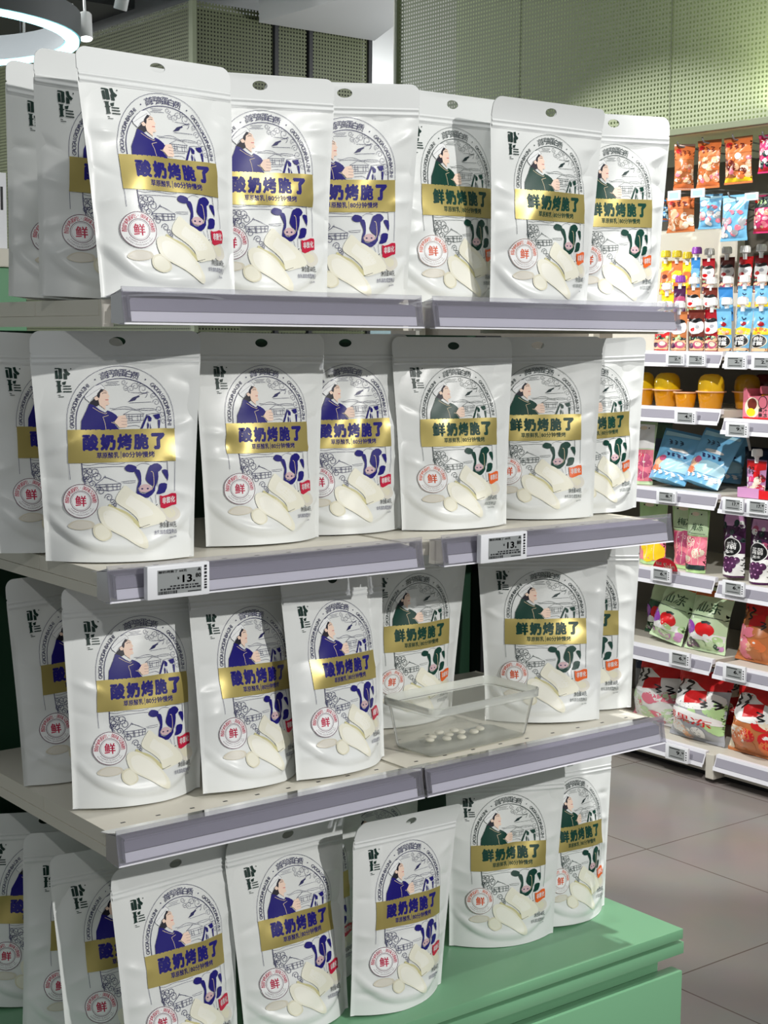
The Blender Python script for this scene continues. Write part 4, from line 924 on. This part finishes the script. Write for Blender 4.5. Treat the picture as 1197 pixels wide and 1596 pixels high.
hung('orange candy bag second from the left in the top hanging row', 1.537, 1.770, .083, .141, 2.80, 'pack_amber', art_candy(2), 402, 'wire hook holding the second orange candy bag', .1)
hung('wide orange candy bag with yellow and mauve foot in the top hanging row', 1.425, 1.775, .104, .134, 2.80, 'pack_amber', art_candy(3, 'orange', ('pink', 'peach', 'cream', 'orange', 'brown'), 'yellow'), 403, 'wire hook holding the wide orange candy bag')
hung('pink and green candy bag at the right edge of the top hanging row', 1.318, 1.798, .072, .108, 2.80, 'pack_hotpink', art_candy(4, 'hotpink', ('green', 'white', 'pink', 'mintleaf'), 'red', 'white'), 404, 'wire hook holding the pink candy bag')
hung('crumpled orange candy bag, leftmost large one in the lower hanging row', 1.674, 1.650, .113, .106, 2.84, 'pack_amber', art_candy(5, 'orange'), 405, 'wire hook holding the crumpled orange bag')
hung('teal sliver of a bag at the far left of the lower hanging row', 1.757, 1.690, .040, .065, 2.87, 'pack_blue', art_candy(6, 'green', ('palecyan', 'green')), 406, None, .3)
hung('small light blue candy bag in the lower hanging row', 1.565, 1.655, .077, .103, 2.845, 'pack_skyblue', art_ball(7), 407, 'wire hook holding the small blue bag', .2)
hung('large light blue bag of white candy balls in the lower hanging row', 1.450, 1.613, .100, .134, 2.82, 'pack_skyblue', art_ball(8), 408, 'wire hook holding the large blue bag')
hung('pink bag with green print and round candies in the lower hanging row', 1.372, 1.633, .064, .111, 2.850, 'pack_hotpink', art_candy(9, 'green', ('pink', 'white', 'peach'), 'cherry', 'palegreen'), 409, 'wire hook holding the green and pink bag')
hung('red and pink bag at the right edge of the lower hanging row', 1.322, 1.667, .056, .080, 2.862, 'pack_cherry', art_candy(10, 'pink', ('red', 'white')), 410, None)
def aisle_tag(label, y, z0, w, h, price='2.9', x=2.708): price_tag(label, -w/2, w/2, 0, 0, h, price, -math.pi/2, 'small electronic price tags of the candy aisle', False).location = (x, y, z0)
def hook_tag(label, y, z, w, h):
    r = empty('hook_label', (2.77, y, z), -math.pi/2); tag(r, label, 'price tag', 'labels on hook ends')
    m_ = MB(); m_.box(-w/2, w/2, 0, .004, 0, h, 'tag_white', .001); m_.build('holder', r); m_ = MB(); m_.box(-w*.36, w*.36, -.0005, .0005, h*.2, h*.8, 'pack_palecyan'); m_.build('paper', r)
    m_ = MB(); m_.tube([(0, .004, h*.7), (0, .10, h*.7+.01), (0, .449, h*.7+.02)], .0024, 'pack_grey', 6); m_.build('wire', r)
hook_tag('white hook label at the far left below the hanging bags', 1.644, 1.741, .050, .029); hook_tag('white hook label below the second orange bag', 1.552, 1.744, .052, .026); hook_tag('grey hook label below the wide orange bag', 1.352, 1.722, .048, .022)

# ---- fruit jelly cups: a cup, its rim and an upturned cup on top
mat('jelly_yellow', (250, 206, 30), .12, spec=.6, trans=.25); mat('jelly_orange', (236, 160, 24), .12, spec=.6, trans=.25); mat('jelly_dome', (255, 206, 40), .08, spec=.6, trans=.2); mat('jelly_olive', (186, 140, 22), .1, spec=.6, trans=.25); mat('jelly_red', (120, 30, 24), .12, spec=.6, trans=.2)
def jelly(label, x, y, z, R, dome, low='jelly_orange', h=.105, top=True):
    r = empty('jelly_cup', (x, y, z)); tag(r, label, 'jelly cup', 'fruit jelly cups on the second aisle shelf')
    hb = h*.50
    m_ = MB(); m_.lathe([(.0003, .0006), (R*.66, .0006), (R*.72, .004), (R*.86, hb-.006), (R*.88, hb-.003)], low, 28, cap=False); m_.build('lower_cup', r, smooth=True, auto=50)
    m_ = MB(); m_.lathe([(R*.80, hb-.003), (R, hb-.003), (R*1.01, hb-.0015), (R, hb+.0005), (R*.8, hb+.0005)], 'pack_peach', 28, cap=False); m_.build('rim', r, smooth=True, auto=50)
    if top:
        m_ = MB(); m_.lathe([(R*.86, hb+.0005), (R*.86, hb+h*.16), (R*.82, hb+h*.30), (R*.70, hb+h*.41), (R*.46, hb+h*.48), (.0003, hb+h*.495)], dome, 28, cap=False); m_.build('dome', r, smooth=True, auto=60)
    return r
jelly('yellow jelly cup at the left end, half hidden by the pouch display', 2.815, 1.790, LV['g2'][0], .044, 'jelly_yellow')
jelly('bright yellow jelly cup, second from the left', 2.815, 1.688, LV['g2'][0], .047, 'jelly_yellow')
jelly('low orange jelly cup without a dome between two domed ones', 2.800, 1.600, LV['g2'][0], .038, 'jelly_dome', top=False, h=.095)
jelly('orange jelly cup with sliced fruit under its shiny dome', 2.815, 1.514, LV['g2'][0], .046, 'jelly_dome')
jelly('olive yellow jelly cup beside the pink carton', 2.900, 1.447, LV['g2'][0], .045, 'jelly_olive')
jelly('dark red jelly cup in shade behind the olive one', 3.02, 1.478, LV['g2'][0], .044, 'jelly_red', 'jelly_red'); jelly('dark red jelly cup in shade at the right rear', 2.96, 1.345, LV['g2'][1], .040, 'jelly_red', 'jelly_red')
# pink carton with bottles
cbx = empty('display_carton', (2.81, 1.318, LV['g2'][1]), -math.pi/2); tag(cbx, 'pink cut-front display carton with round fruit pictures beside the jelly cups', 'carton')
m_ = MB(); m_.extrude([(-.068, .0008), (.068, .0008), (.068, .058), (.02, .070), (-.045, .066), (-.060, .092), (-.068, .088)], -.002, .0, 'pack_pink', 'y'); m_.build('front_panel', cbx)
m_ = MB(); m_.box(-.068, -.0665, 0, .10, .0008, .088, 'pack_pink'); m_.build('side_panel', cbx); m_ = MB(); m_.box(.0665, .068, 0, .10, .0008, .060, 'pack_pink'); m_.build('side_panel', cbx); m_ = MB(); m_.box(-.066, .066, .0, .10, .0008, .003, 'pack_red'); m_.build('floor_panel', cbx)
a_ = Art(1.); 
for cx, cy, rx, ry, c, l in ((-.034, .034, .027, .030, 'cream', 0), (-.034, .044, .017, .017, 'brown', 1), (-.038, .020, .016, .012, 'yellow', 2), (.004, .050, .017, .019, 'black', 0), (.004, .050, .0145, .0165, 'pink', 1), (.046, .034, .022, .032, 'orange', 0), (.046, .044, .012, .013, 'yellow', 1)): a_.ellipse('p', cx, cy, rx, ry, 'ink_'+c, l, 24)
a_.rect('p', -.066, .066, .0012, .0055, 'ink_red', 0)
for t_, z0, z1 in (('果汁', .020, .033), ('果冻', .006, .019)):
    P_, T_ = text_tris(t_, .02); q_ = (P_-P_.min(0))/(P_.max(0)-P_.min(0)); a_.items.append(('p', np.stack([-.012+q_[:, 0]*.034, z0+q_[:, 1]*(z1-z0)], 1), T_, 'ink_white', 2))
m_ = MB()
for p_, P_, T_, mm, l in a_.items: m_.add(np.stack([P_[:, 0], np.full(len(P_), -.0024-.0003*l), P_[:, 1]], 1), T_, mm)
m_.build('printing', cbx)
for i, (lx, c, lb) in enumerate(((-.030, 'pack_pink', 'bottle with a ribbed pink cap standing in the pink carton'), (.030, 'pack_red', 'bottle with a red cap standing in the pink carton'))):
    r = empty('juice_bottle', (2.866, 1.318-lx, LV['g2'][1]+.0032)); tag(r, lb, 'bottle', 'bottles in the pink carton')
    m_ = MB(); m_.lathe([(.0003, .0), (.020, .0), (.022, .004), (.022, .055), (.014, .066), (.014, .070), (.0003, .070)], 'jelly_orange', 20, cap=False); m_.build('body', r, smooth=True, auto=50)
    m_ = MB(); m_.lathe([(.0003, .070), (.018, .070), (.0185, .072), (.0175, .090), (.015, .0925), (.0003, .0925)], c, 20, cap=False)
    for k in range(14): a = 2*math.pi*k/14; m_.tube([(.018*math.cos(a), .018*math.sin(a), .0725), (.0175*math.cos(a), .0175*math.sin(a), .0895)], .0012, c, 4)
    m_.build('cap', r, smooth=True, auto=40)

# ---- bags on the lower shelves
def art_plum(seed, txt='梅冻', top='mintleaf', low=('plum', 'pink', 'hotpink'), foot=None):
    def f(pw):
        A = Art(.06); A.poly('body', [(-.40*pw, .04), (.40*pw, .04), (.47*pw, .42), (-.47*pw, .42)], 'ink_'+top, 0)
        A.ellipse('printed_label', -.12*pw, .10, .17*pw, .032, 'ink_cream', 2, 18); A.ellipse('printed_label', -.3*pw, .11, .03*pw, .012, 'ink_black', 3, 10); A.ellipse('printed_label', .14*pw, .10, .03*pw, .012, 'ink_black', 3, 10)
        if txt:
            A.text('printed_label', txt, -.22*pw, .30*pw, .24, .35, 'ink_darkgreen', 4, .006); A.stroke('printed_label', [(-.36*pw, .39), (.36*pw, .395)], .012*pw, 'ink_darkgreen', 4)
        A.rect('fruit_print', -.46*pw, .46*pw, .44, .94, 'ink_pink', 0); blobs(A, 'fruit_print', pw, .52, .86, low, 9, .14, .22, seed, 1, -.3, .3)
        for x in (-.2, .0, .2): A.stroke('fruit_print', [(x*pw, .46), (x*pw*1.1, .92)], .012*pw, 'ink_cream', 3)
        if foot: A.rect('printed_label', -.42*pw, .42*pw, .88, .95, 'ink_'+foot, 5)
        return A
    return f
def art_green_fruit(seed, txt='仙冻'):
    def f(pw):
        A = Art(.06); A.rect('body', -.46*pw, .46*pw, .05, .16, 'ink_orange', 0); A.poly('body', [(-.46*pw, .16), (.46*pw, .16), (.46*pw, .50), (-.46*pw, .46)], 'ink_mintleaf', 0)
        if txt: A.text('printed_label', txt, -.12*pw, .34*pw, .25, .42, 'ink_darkgreen', 4, .006)
        A.stroke('printed_label', [(-.38*pw, .47), (.38*pw, .48)], .012*pw, 'ink_green', 4)
        A.poly('body', [(-.45*pw, .74), (.45*pw, .72), (.45*pw, .82), (-.45*pw, .84)], 'ink_white', 1)
        A.ellipse('fruit_print', -.2*pw, .66, .17*pw, .105, 'ink_purple', 2, 20); A.ellipse('fruit_print', -.23*pw, .64, .08*pw, .05, 'ink_lilac', 2.2, 16); A.ellipse('fruit_print', .14*pw, .67, .17*pw, .105, 'ink_red', 2.4, 20); A.stroke('fruit_print', [(.10*pw, .57), (.18*pw, .555), (.24*pw, .575)], .05*pw, 'ink_green', 3); blobs(A, 'fruit_print', pw, .76, .80, ('palegreen', 'white'), 5, .05, .08, seed+3, 3.2)
        blobs(A, 'fruit_print', pw, .84, .93, ('darkgreen', 'lilac', 'grape', 'mintleaf'), 12, .05, .09, seed, 3)
        return A
    return f
def art_grape(seed):
    def f(pw):
        A = Art(.06); A.poly('body', [(-.40*pw, .03), (.40*pw, .03), (.46*pw, .20), (-.46*pw, .20)], 'ink_lilac', 0); blobs(A, 'fruit_print', pw, .12, .42, ('grape', 'green', 'grape', 'white', 'plum'), 12, .08, .14, seed, 1)
        A.rect('body', -.46*pw, .46*pw, .62, .97, 'ink_white', 0)
        A.ellipse('printed_label', .0, .52, .36*pw, .15, 'ink_white', 4, 24); A.ellipse('printed_label', .0, .52, .33*pw, .135, 'ink_black', 5, 24); A.text('printed_label', '蒟蒻', -.22*pw, .22*pw, .45, .555, 'ink_white', 6, .016); A.text('printed_label', '果冻', -.14*pw, .14*pw, .57, .61, 'ink_white', 6, .008)
        rg = random.Random(seed)
        for k, (x, y) in enumerate([(-.26, .74), (-.09, .72), (.08, .72), (.25, .73), (-.18, .80), (0, .79), (.17, .80), (-.08, .87), (.09, .87)]):
            A.ellipse('fruit_print', x*pw, y, .105*pw, .055, 'ink_grape', 3+k*.1, 16); A.ellipse('fruit_print', (x-.03)*pw, y-.02, .03*pw, .012, 'ink_lilac', 3+k*.1+.05, 8)
        return A
    return f
def art_red_jelly(seed, fruit, cloud=True, txt=None):
    def f(pw):
        A = Art(.06); A.poly('body', [(-.48*pw, .04), (.48*pw, .04), (.48*pw, .26), (.1*pw, .32), (-.48*pw, .24)], 'ink_red', 0)
        blobs(A, 'fruit_window', pw, .52, .90, fruit, 16, .09, .16, seed, 1)
        if cloud: A.poly('body', [(-.38*pw, .26), (-.1*pw, .20), (.2*pw, .30), (.42*pw, .36), (.36*pw, .52), (0, .56), (-.36*pw, .46)], 'ink_white', 2, 3)
        squiggle(A, 'printed_title', pw, .30, .20, 'black', seed, 5, -.36, .0, 2, .035); A.poly('printed_title', [(-.06*pw, .34), (.22*pw, .30), (.26*pw, .46), (-.02*pw, .50)], 'ink_red', 4); squiggle(A, 'printed_title', pw, .46, .12, 'black', seed+1, 6, .16, .42, 2, .022)
        if txt:
            A.poly('printed_label', [(-.42*pw, .62), (-.2*pw, .57), (.1*pw, .59), (.40*pw, .66), (.42*pw, .74), (.1*pw, .72), (-.3*pw, .70)], 'ink_white', 6, 3); A.text('printed_label', txt, -.34*pw, .34*pw, .605, .705, 'ink_red', 7, .012, .12)
        return A
    return f
def art_blue_pouch(seed):
    def f(pw):
        A = Art(.06); A.poly('body', [(-.45*pw, .05), (.45*pw, .05), (.45*pw, .10), (-.45*pw, .14)], 'ink_palecyan', 0); squiggle(A, 'printed_title', pw, .25, .10, 'navy', seed, 3, -.3, .1, 3, .016); A.ellipse('printed_title', .05*pw, .40, .22*pw, .035, 'ink_white', 3, 18)
        squiggle(A, 'printed_title', pw, .50, .06, 'blue', seed+2, 4, -.2, .3, 4, .018); A.ellipse('fruit_print', -.30*pw, .66, .15*pw, .09, 'ink_peach', 2, 18); A.ellipse('fruit_print', -.22*pw, .60, .09*pw, .06, 'ink_plum', 3, 14)
        A.poly('fruit_print', [(-.20*pw, .66), (0, .58), (.40*pw, .62), (.42*pw, .80), (-.2*pw, .82)], 'ink_palecyan', 2, 2)
        squiggle(A, 'printed_title', pw, .88, .07, 'white', seed+4, 5, -.36, .40, 5, .026); A.poly('fruit_print', [(-.38*pw, .72), (-.16*pw, .78), (-.20*pw, .86), (-.42*pw, .84)], 'ink_orange', 2, 2)
        return A
    return f
def art_none(pw): A = Art(.06); A.rect('body', -.3*pw, .3*pw, .3, .5, 'ink_navy', 0); return A
GB = 'jelly bags on the lower aisle shelves'; z3, z4, z5, z6 = LV['g3'][0], LV['g4'][0], LV['g5'][0], LV['g6'][0]
def bag(lb, x, y, z, w, h, t, kind, film, art, seed, lean=0., yaw=0., roll=0.): return soft_pack('jelly_bag', lb, 'jelly bag', GB, (x, y, z), w, h, t, kind, film, art, seed, lean, -math.pi/2+yaw, roll)
bag('white and green standing bag at the left of the blue bag shelf, half hidden', 2.82, 1.780, z3, .085, .196, .028, 'stand', 'pack_mintleaf', art_plum(1, None, 'white', ('cherry', 'plum')), 501)
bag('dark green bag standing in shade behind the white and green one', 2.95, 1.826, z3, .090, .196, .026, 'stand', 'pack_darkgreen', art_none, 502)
bag('light blue bag leaning back, left one of the front pair', 2.805, 1.670, z3, .146, .170, .030, 'stand', 'pack_skyblue', art_blue_pouch(3), 503, -.42, .25, .16)
bag('light blue bag leaning back, right one of the front pair', 2.815, 1.545, z3, .150, .180, .030, 'stand', 'pack_skyblue', art_blue_pouch(4), 504, -.42, .1, .18)
bag('light blue bag lying behind the front pair of blue bags', 3.02, 1.628, z3, .15, .165, .022, 'stand', 'pack_skyblue', art_blue_pouch(5), 505, -.2, .1)
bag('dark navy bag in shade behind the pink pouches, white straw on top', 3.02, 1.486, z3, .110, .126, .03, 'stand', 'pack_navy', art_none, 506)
st_ = MB(); st_.tube([(2.985, 1.495, z3+.118), (2.975, 1.500, z3+.160)], .004, 'pack_white', 8); o_ = st_.build('drinking_straw', smooth=True); tag(o_, 'short white straw sticking up above the dark navy bag', 'straw')
ty_ = empty('display_tray', (2.80, 1.31, LV['g3'][1]), -math.pi/2); tag(ty_, 'pink and red cardboard tray holding the clear pink squeeze pouches', 'tray')
m_ = MB(); m_.box(-.078, .0, -.0015, 0, .0008, .030, 'pack_lilac'); m_.box(.0005, .12, -.0015, 0, .0008, .026, 'pack_red'); m_.build('front_lip', ty_); m_ = MB(); m_.box(-.078, .12, .0, .10, .0008, .003, 'pack_lilac'); m_.build('tray_floor', ty_); m_ = MB(); m_.box(-.078, -.0765, 0, .10, .003, .03, 'pack_lilac'); m_.build('tray_side', ty_)
for i, (y, lb) in enumerate(((1.352, 'clear pink squeeze pouch with white cap, left in the pink tray'), (1.272, 'clear pink squeeze pouch with white cap, right in the pink tray'))):
    spout_pouch(lb, 'squeeze pouches in the pink tray', (2.838, y, LV['g3'][1]+.0036), .074, .136, 'pack_lilac', 'pack_white', art_red_jelly(20+i, ('hotpink', 'cream', 'cherry', 'white'), False), 520+i)
bag('pale green bag over orange fruit, left of the plum jelly bag', 2.82, 1.735, z4, .118, .205, .03, 'stand', 'pack_palegreen', art_plum(6, None, 'palegreen', ('orange', 'yellow', 'yellow')), 530)
bag('pale green plum jelly bag marked 梅冻 with pink fruit, frontmost', 2.835, 1.600, z4, .124, .205, .034, 'stand', 'pack_palegreen', art_plum(7), 531)
bag('pale green plum jelly bag partly behind the frontmost 梅冻 one, green foot print', 2.790, 1.530, z4, .086, .196, .020, 'stand', 'pack_palegreen', art_plum(8, '梅冻', 'mintleaf', ('pink', 'cream', 'hotpink'), 'green'), 532)
bag('purple grape jelly bag with black oval, left of the two', 2.815, 1.405, z4, .086, .190, .028, 'stand', 'pack_grape', art_grape(9), 533)
bag('purple grape jelly bag with black oval, right of the two', 2.815, 1.308, LV['g4'][1], .084, .194, .028, 'stand', 'pack_grape', art_grape(10), 534)
sl = empty('sale_sign', (2.722, 1.593, z4+.005), -math.pi/2); tag(sl, 'small dark red half-round Sale sign on the rail under the orange fruit bag', 'sign')
m_ = MB(); m_.extrude([(.049*math.cos(a), .036*math.sin(a)) for a in np.linspace(0, math.pi, 19)], 0, .0015, 'pack_deepred', 'y'); m_.build('card', sl)
P_, T_ = text_tris('Sale', .012); q_ = (P_-P_.min(0))/(P_.max(0)-P_.min(0)); P2_, T2_ = text_tris('特惠', .01); q2_ = (P2_-P2_.min(0))/(P2_.max(0)-P2_.min(0))
m_ = MB(); m_.add(np.stack([-.006+q_[:, 0]*.044, np.full(len(q_), -.0004), .004+q_[:, 1]*.017], 1), T_, 'ink_cream'); m_.add(np.stack([-.036+q2_[:, 0]*.022, np.full(len(q2_), -.0004), .012+q2_[:, 1]*.010], 1), T2_, 'ink_cream'); m_.build('lettering', sl)
bag('dark green and white fruit bag leaning at the far left, two shelves above the floor', 2.92, 1.790, z5, .118, .198, .055, 'pillow', 'pack_darkgreen', art_green_fruit(11, None), 540, -.25)
bag('green fruit jelly bag tilted, with purple and red fruit', 2.820, 1.668, z5, .140, .205, .060, 'pillow', 'pack_mintleaf', art_green_fruit(12), 541, -.28, 0, .14)
bag('green fruit jelly bag marked 仙冻 standing upright beside the amber one', 2.815, 1.508, z5, .160, .200, .062, 'pillow', 'pack_mintleaf', art_green_fruit(13), 542, -.25)
bag('amber jelly bag with red top beside the green fruit bags', 2.835, 1.330, LV['g5'][1], .150, .205, .060, 'pillow', 'pack_amber', art_red_jelly(14, ('amber', 'peach', 'pink', 'orange'), False), 543, -.22)
bag('amber jelly bag with yellow print at the right picture edge', 2.84, 1.196, LV['g5'][1], .110, .185, .035, 'pillow', 'pack_yellow', art_red_jelly(15, ('amber', 'yellow', 'orange'), False), 544, -.2)
bag('red and white jelly bag at the left end near the floor, behind the shelf corner', 2.875, 1.760, z6, .185, .215, .075, 'pillow', 'pack_white', art_red_jelly(16, ('white', 'pink', 'mintleaf'), True), 550, -.2)
bag('large red and white jelly bag marked 酸果冻 near the floor', 2.822, 1.530, z6, .220, .228, .085, 'pillow', 'pack_silver', art_red_jelly(17, ('peach', 'palegreen', 'silver', 'pink', 'white'), True, '酸果冻'), 551, -.18)
bag('large amber and red jelly bag near the floor at the right picture edge', 2.822, 1.310, z6, .195, .228, .080, 'pillow', 'pack_amber', art_red_jelly(18, ('peach', 'orange', 'amber', 'cream', 'red'), True), 552, -.18)
bag('red bag top showing behind the left red and white bag', 3.055, 1.835, z6, .190, .250, .045, 'pillow', 'pack_red', art_red_jelly(19, ('red', 'cream'), False), 553, -.1)
bag('red bag top showing behind the 酸果冻 bag', 3.055, 1.640, z6, .180, .245, .045, 'pillow', 'pack_red', art_red_jelly(20, ('red', 'cream'), False), 554, -.1)
bag('red bag top showing behind the large amber bag', 3.055, 1.450, z6, .170, .240, .045, 'pillow', 'pack_red', art_red_jelly(21, ('red', 'cream'), False), 555, -.1)
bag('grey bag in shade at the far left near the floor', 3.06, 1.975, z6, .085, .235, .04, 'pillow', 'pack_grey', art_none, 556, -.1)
for lb, y, z0, w, h, p in (('first price tag from the left under the squeeze pouches', 1.567, 1.247, .071, .034, '2.9'), ('second price tag from the left under the squeeze pouches', 1.487, 1.246, .071, .036, '2.9'), ('third price tag from the left under the squeeze pouches', 1.340, 1.240, .078, .040, '2.9'), ('price tag under the squeeze pouches at the right picture edge', 1.246, 1.240, .072, .040, '2.9'),
    ('price tag under the yellow jelly cups', 1.521, 1.074, .082, .040, '4.9'), ('price tag under the pink carton', 1.326, 1.046, .081, .042, '9.9'), ('price tag under the blue bags', 1.586, .832, .077, .037, '8.9'), ('price tag under the pink tray', 1.331, .829, .075, .041, '17.9'), ('price tag at the right picture edge beside the pink tray one', 1.243, .830, .075, .042, '17.9'),
    ('price tag under the orange fruit bag and Sale sign', 1.599, .590, .080, .042, '6.9'), ('price tag under the grape jelly bags', 1.319, .584, .080, .043, '6.9'), ('price tag under the tilted green fruit bag', 1.514, .340, .081, .046, '6.9'), ('price tag under the amber jelly bag', 1.305, .335, .082, .046, '6.9'), ('lowest price tag, hanging crooked near the floor', 1.513, .046, .090, .048, '9.9')):
    aisle_tag('white electronic '+lb, y, z0, w, h, p)

# ------------------------------------------------------------------ far background
mat('wall_teal', (146, 168, 172), .6); mat('slab_paint', (188, 190, 190), .7); mat('steel_dark', (36, 38, 40), .5); mat('white_metal', (214, 216, 216), .4); mat('ring_housing', (92, 96, 98), .5)
def wall_box(name, x0, x1, y0, y1, z0, z1, m, lab):
    mb = MB(); mb.box(x0, x1, y0, y1, z0, z1, m); o = mb.build(name); tag(o, lab, kind='structure'); return o
wall_box('wall_back', -4, 9.5, 15.0, 15.1, 0, 3.35, 'wall_teal', 'far bluish grey wall'); 
wall_box('wall_right', 9.4, 9.5, 2, 15, 0, 3.35, 'wall_teal', 'far right wall')
o_ = sheet('wall_mesh_side', (3.45, 12.0, .3), (0, -6.4, 0), (0, 0, 2.77), 'dark_green_mesh'); tag(o_, 'green punched metal wall running into the store', kind='structure')
wall_box('wall_core', 3.49, 4.60, 5.64, 12, 0, 3.05, 'steel_dark', 'dark core behind the punched metal')
for i, (x0, x1) in enumerate(((3.462, 3.955), (3.990, 4.180), (4.222, 4.610))):
    o_ = sheet(f'wall_mesh_{i+1}', (x0, 5.6, .3), (x1-x0, 0, 0), (0, 0, 2.77), 'dark_green_mesh'); tag(o_, 'dark green punched metal panel of the far room', kind='structure')
mb = MB()
for x in (3.455, 3.972, 4.200, 4.613): mb = MB(); mb.box(x-.012, x+.012, 5.585, 5.625, 0, 3.07, 'header_frame' if x < 3.5 else 'steel_dark'); tag(mb.build('trim_1'), 'upright frame of the punched metal wall', kind='structure')
mb = MB(); mb.extrude([(3.84, 5.56), (4.62, 5.56), (4.40, 5.05), (4.12, 4.55), (3.84, 4.55)], 3.0, 3.30, 'slab_paint', 'z'); tag(mb.build('trim_2'), 'pale soffit hanging in front of the punched metal room', kind='structure')
# ducts and dark trays under the ceiling
for i, (pts, r_, m, lb) in enumerate((([(4.9, 7.0, 3.1), (7.5, 10.5, 3.1)], .13, 'white_metal', 'round white air duct under the ceiling beside the soffit'), ([(-1, 9.5, 3.2), (3.2, 7.4, 3.2)], .05, 'white_metal', 'thin pale pipe under the ceiling above the ring lamp'), ([(-1.0, 8.0, 3.22), (3.4, 5.2, 3.22)], .03, 'steel_dark', 'thin dark conduit under the ceiling'))):
    mb = MB(); mb.tube(pts, r_, m, 14); tag(mb.build('ceiling_pipe', smooth=True, auto=40), lb, 'pipe')
mb = MB(); mb.box(2.5, 3.44, 6.2, 9.6, 3.12, 3.30, 'steel_dark'); tag(mb.build('ceiling_tray'), 'wide dark tray under the ceiling behind the track lamps', 'ceiling tray')
mb = MB(); mb.box(4.95, 5.6, 7.2, 14, 2.55, 2.95, 'white_metal'); tag(mb.build('air_duct'), 'square white air duct far behind the soffit', 'duct')
# ring lamp
def ring_lamp():
    r = empty('ring_lamp', (1.775, 5.215, 2.632)); tag(r, 'glowing cyan-white ring lamp hanging at the upper left', 'ceiling lamp')
    mat('led_cyan', (170, 240, 250), .5, emit=(150, 240, 250), estr=4.5)
    n = 64; R0 = .75
    def hoop(ra, rb, z0, z1, m, name):
        mb = MB(); V = []
        for k in range(n):
            a = 2*math.pi*k/n
            for rr, z in ((ra, z0), (rb, z0), (rb, z1), (ra, z1)): V.append((rr*math.cos(a), rr*math.sin(a), z))
        F = [(k*4+j, k*4+(j+1) % 4, ((k+1) % n)*4+(j+1) % 4, ((k+1) % n)*4+j) for k in range(n) for j in range(4)]
        mb.add(V, F, m); mb.build(name, r, smooth=True, auto=40)
    hoop(R0-.075, R0, .004, .115, 'ring_housing', 'housing'); hoop(R0-.066, R0-.009, -.012, .0035, 'led_cyan', 'diffuser')
    for a in (.4, 2.5, 4.6):
        mb = MB(); mb.tube([((R0-.03)*math.cos(a), (R0-.03)*math.sin(a), .115), ((R0-.03)*math.cos(a), (R0-.03)*math.sin(a), .749)], .004, 'steel_dark', 6); mb.build('cable', r)
ring_lamp()
mat('lamp_glow', (255, 255, 250), .5, emit=(255, 255, 250), estr=7.0)
def track_lamp(lb, x, y, z, tx, ty):
    r = empty('track_lamp', (x, y, z)); tag(r, lb, 'spotlight', 'white track spotlights at the upper left'); r.rotation_euler = (ty, tx, 0)
    m_ = MB(); m_.lathe([(.029, 0), (.031, .003), (.031, .12), (.027, .126), (.0003, .126)], 'white_metal', 20, cap=False); m_.build('can', r, smooth=True, auto=40)
    m_ = MB(); m_.lathe([(.0003, .003), (.0285, .003), (.0285, .0045), (.0003, .0045)], 'lamp_glow', 20, cap=False); m_.build('lens', r)
    m_ = MB(); m_.tube([(0, 0, .126), (0, 0, .20)], .007, 'white_metal', 8); m_.build('stem', r)
for lb, p, a, b in (('white track spotlight pointing down beside the ring lamp', (2.539, 5.015, 2.674), .12, -.3), ('white track spotlight partly hidden behind the ring lamp', (2.636, 5.328, 2.716), .1, -.3), ('unlit white track spotlight at the top edge right of the lit one', (2.621, 4.84, 2.788), .1, .3), ('white track spotlight just above the left pouches', (2.707, 6.04, 2.743), .1, -.2)): track_lamp(lb, *p, a, b)
mb = MB(); mb.box(1.6, 3.2, -.015, .015, 0, .03, 'white_metal'); o_ = mb.build('lamp_track', loc=(0, 5.08, 2.985)); tag(o_, 'white lamp track crossing the upper left corner', 'lamp track')
for p, e in (((6.0, 9.5, 2.2), 420), ((1.0, 9, 2.3), 240), ((1.9, 5.2, 2.45), 60), ((5.2, 4.2, 2.4), 100)):  # added fill lights without fixtures, brightening the far ceiling and soffit
    d = bpy.data.lights.new('far_fill_light', 'POINT'); d.energy = e; d.shadow_soft_size = .15; o = bpy.data.objects.new('far_fill_light', d); COL.objects.link(o); o.location = p
# neighbouring mint stand with a sign, seen at the left edge
ns = empty('sign_stand', (.10, 1.62, 0)); tag(ns, 'mint green stand with a cream top behind the pouch display at the left edge', 'stand')
m_ = MB(); m_.box(-.75, .56, .0, .45, 0, 1.465, 'mint_paint', .003); m_.build('cabinet', ns); m_ = MB(); m_.box(-.76, .57, -.01, .46, 1.4652, 1.505, 'shelf_cream', .003); m_.build('top', ns)
sg = empty('price_sign', (.10, 1.66, 1.5052)); tag(sg, 'white printed sign with black lettering on the mint stand', 'sign')
m_ = MB(); m_.box(-.72, .535, 0, .006, 0, .165, 'tag_white'); m_.build('board', sg)
m_ = MB(); rg = random.Random(2)
for k in range(14): x = .30+.017*k; m_.add([(x, -.0006, .085), (x+rg.uniform(.003, .010), -.0006, .085), (x+.006, -.0006, .135), (x, -.0006, .135)], [(0, 1, 2, 3)], 'tag_ink')
P_, T_ = text_tris('己正', .03); q_ = (P_-P_.min(0))/(P_.max(0)-P_.min(0)); m_.add(np.stack([.38+q_[:, 0]*.12, np.full(len(q_), -.0006), .010+q_[:, 1]*.045], 1), T_, 'tag_ink'); m_.build('lettering', sg)
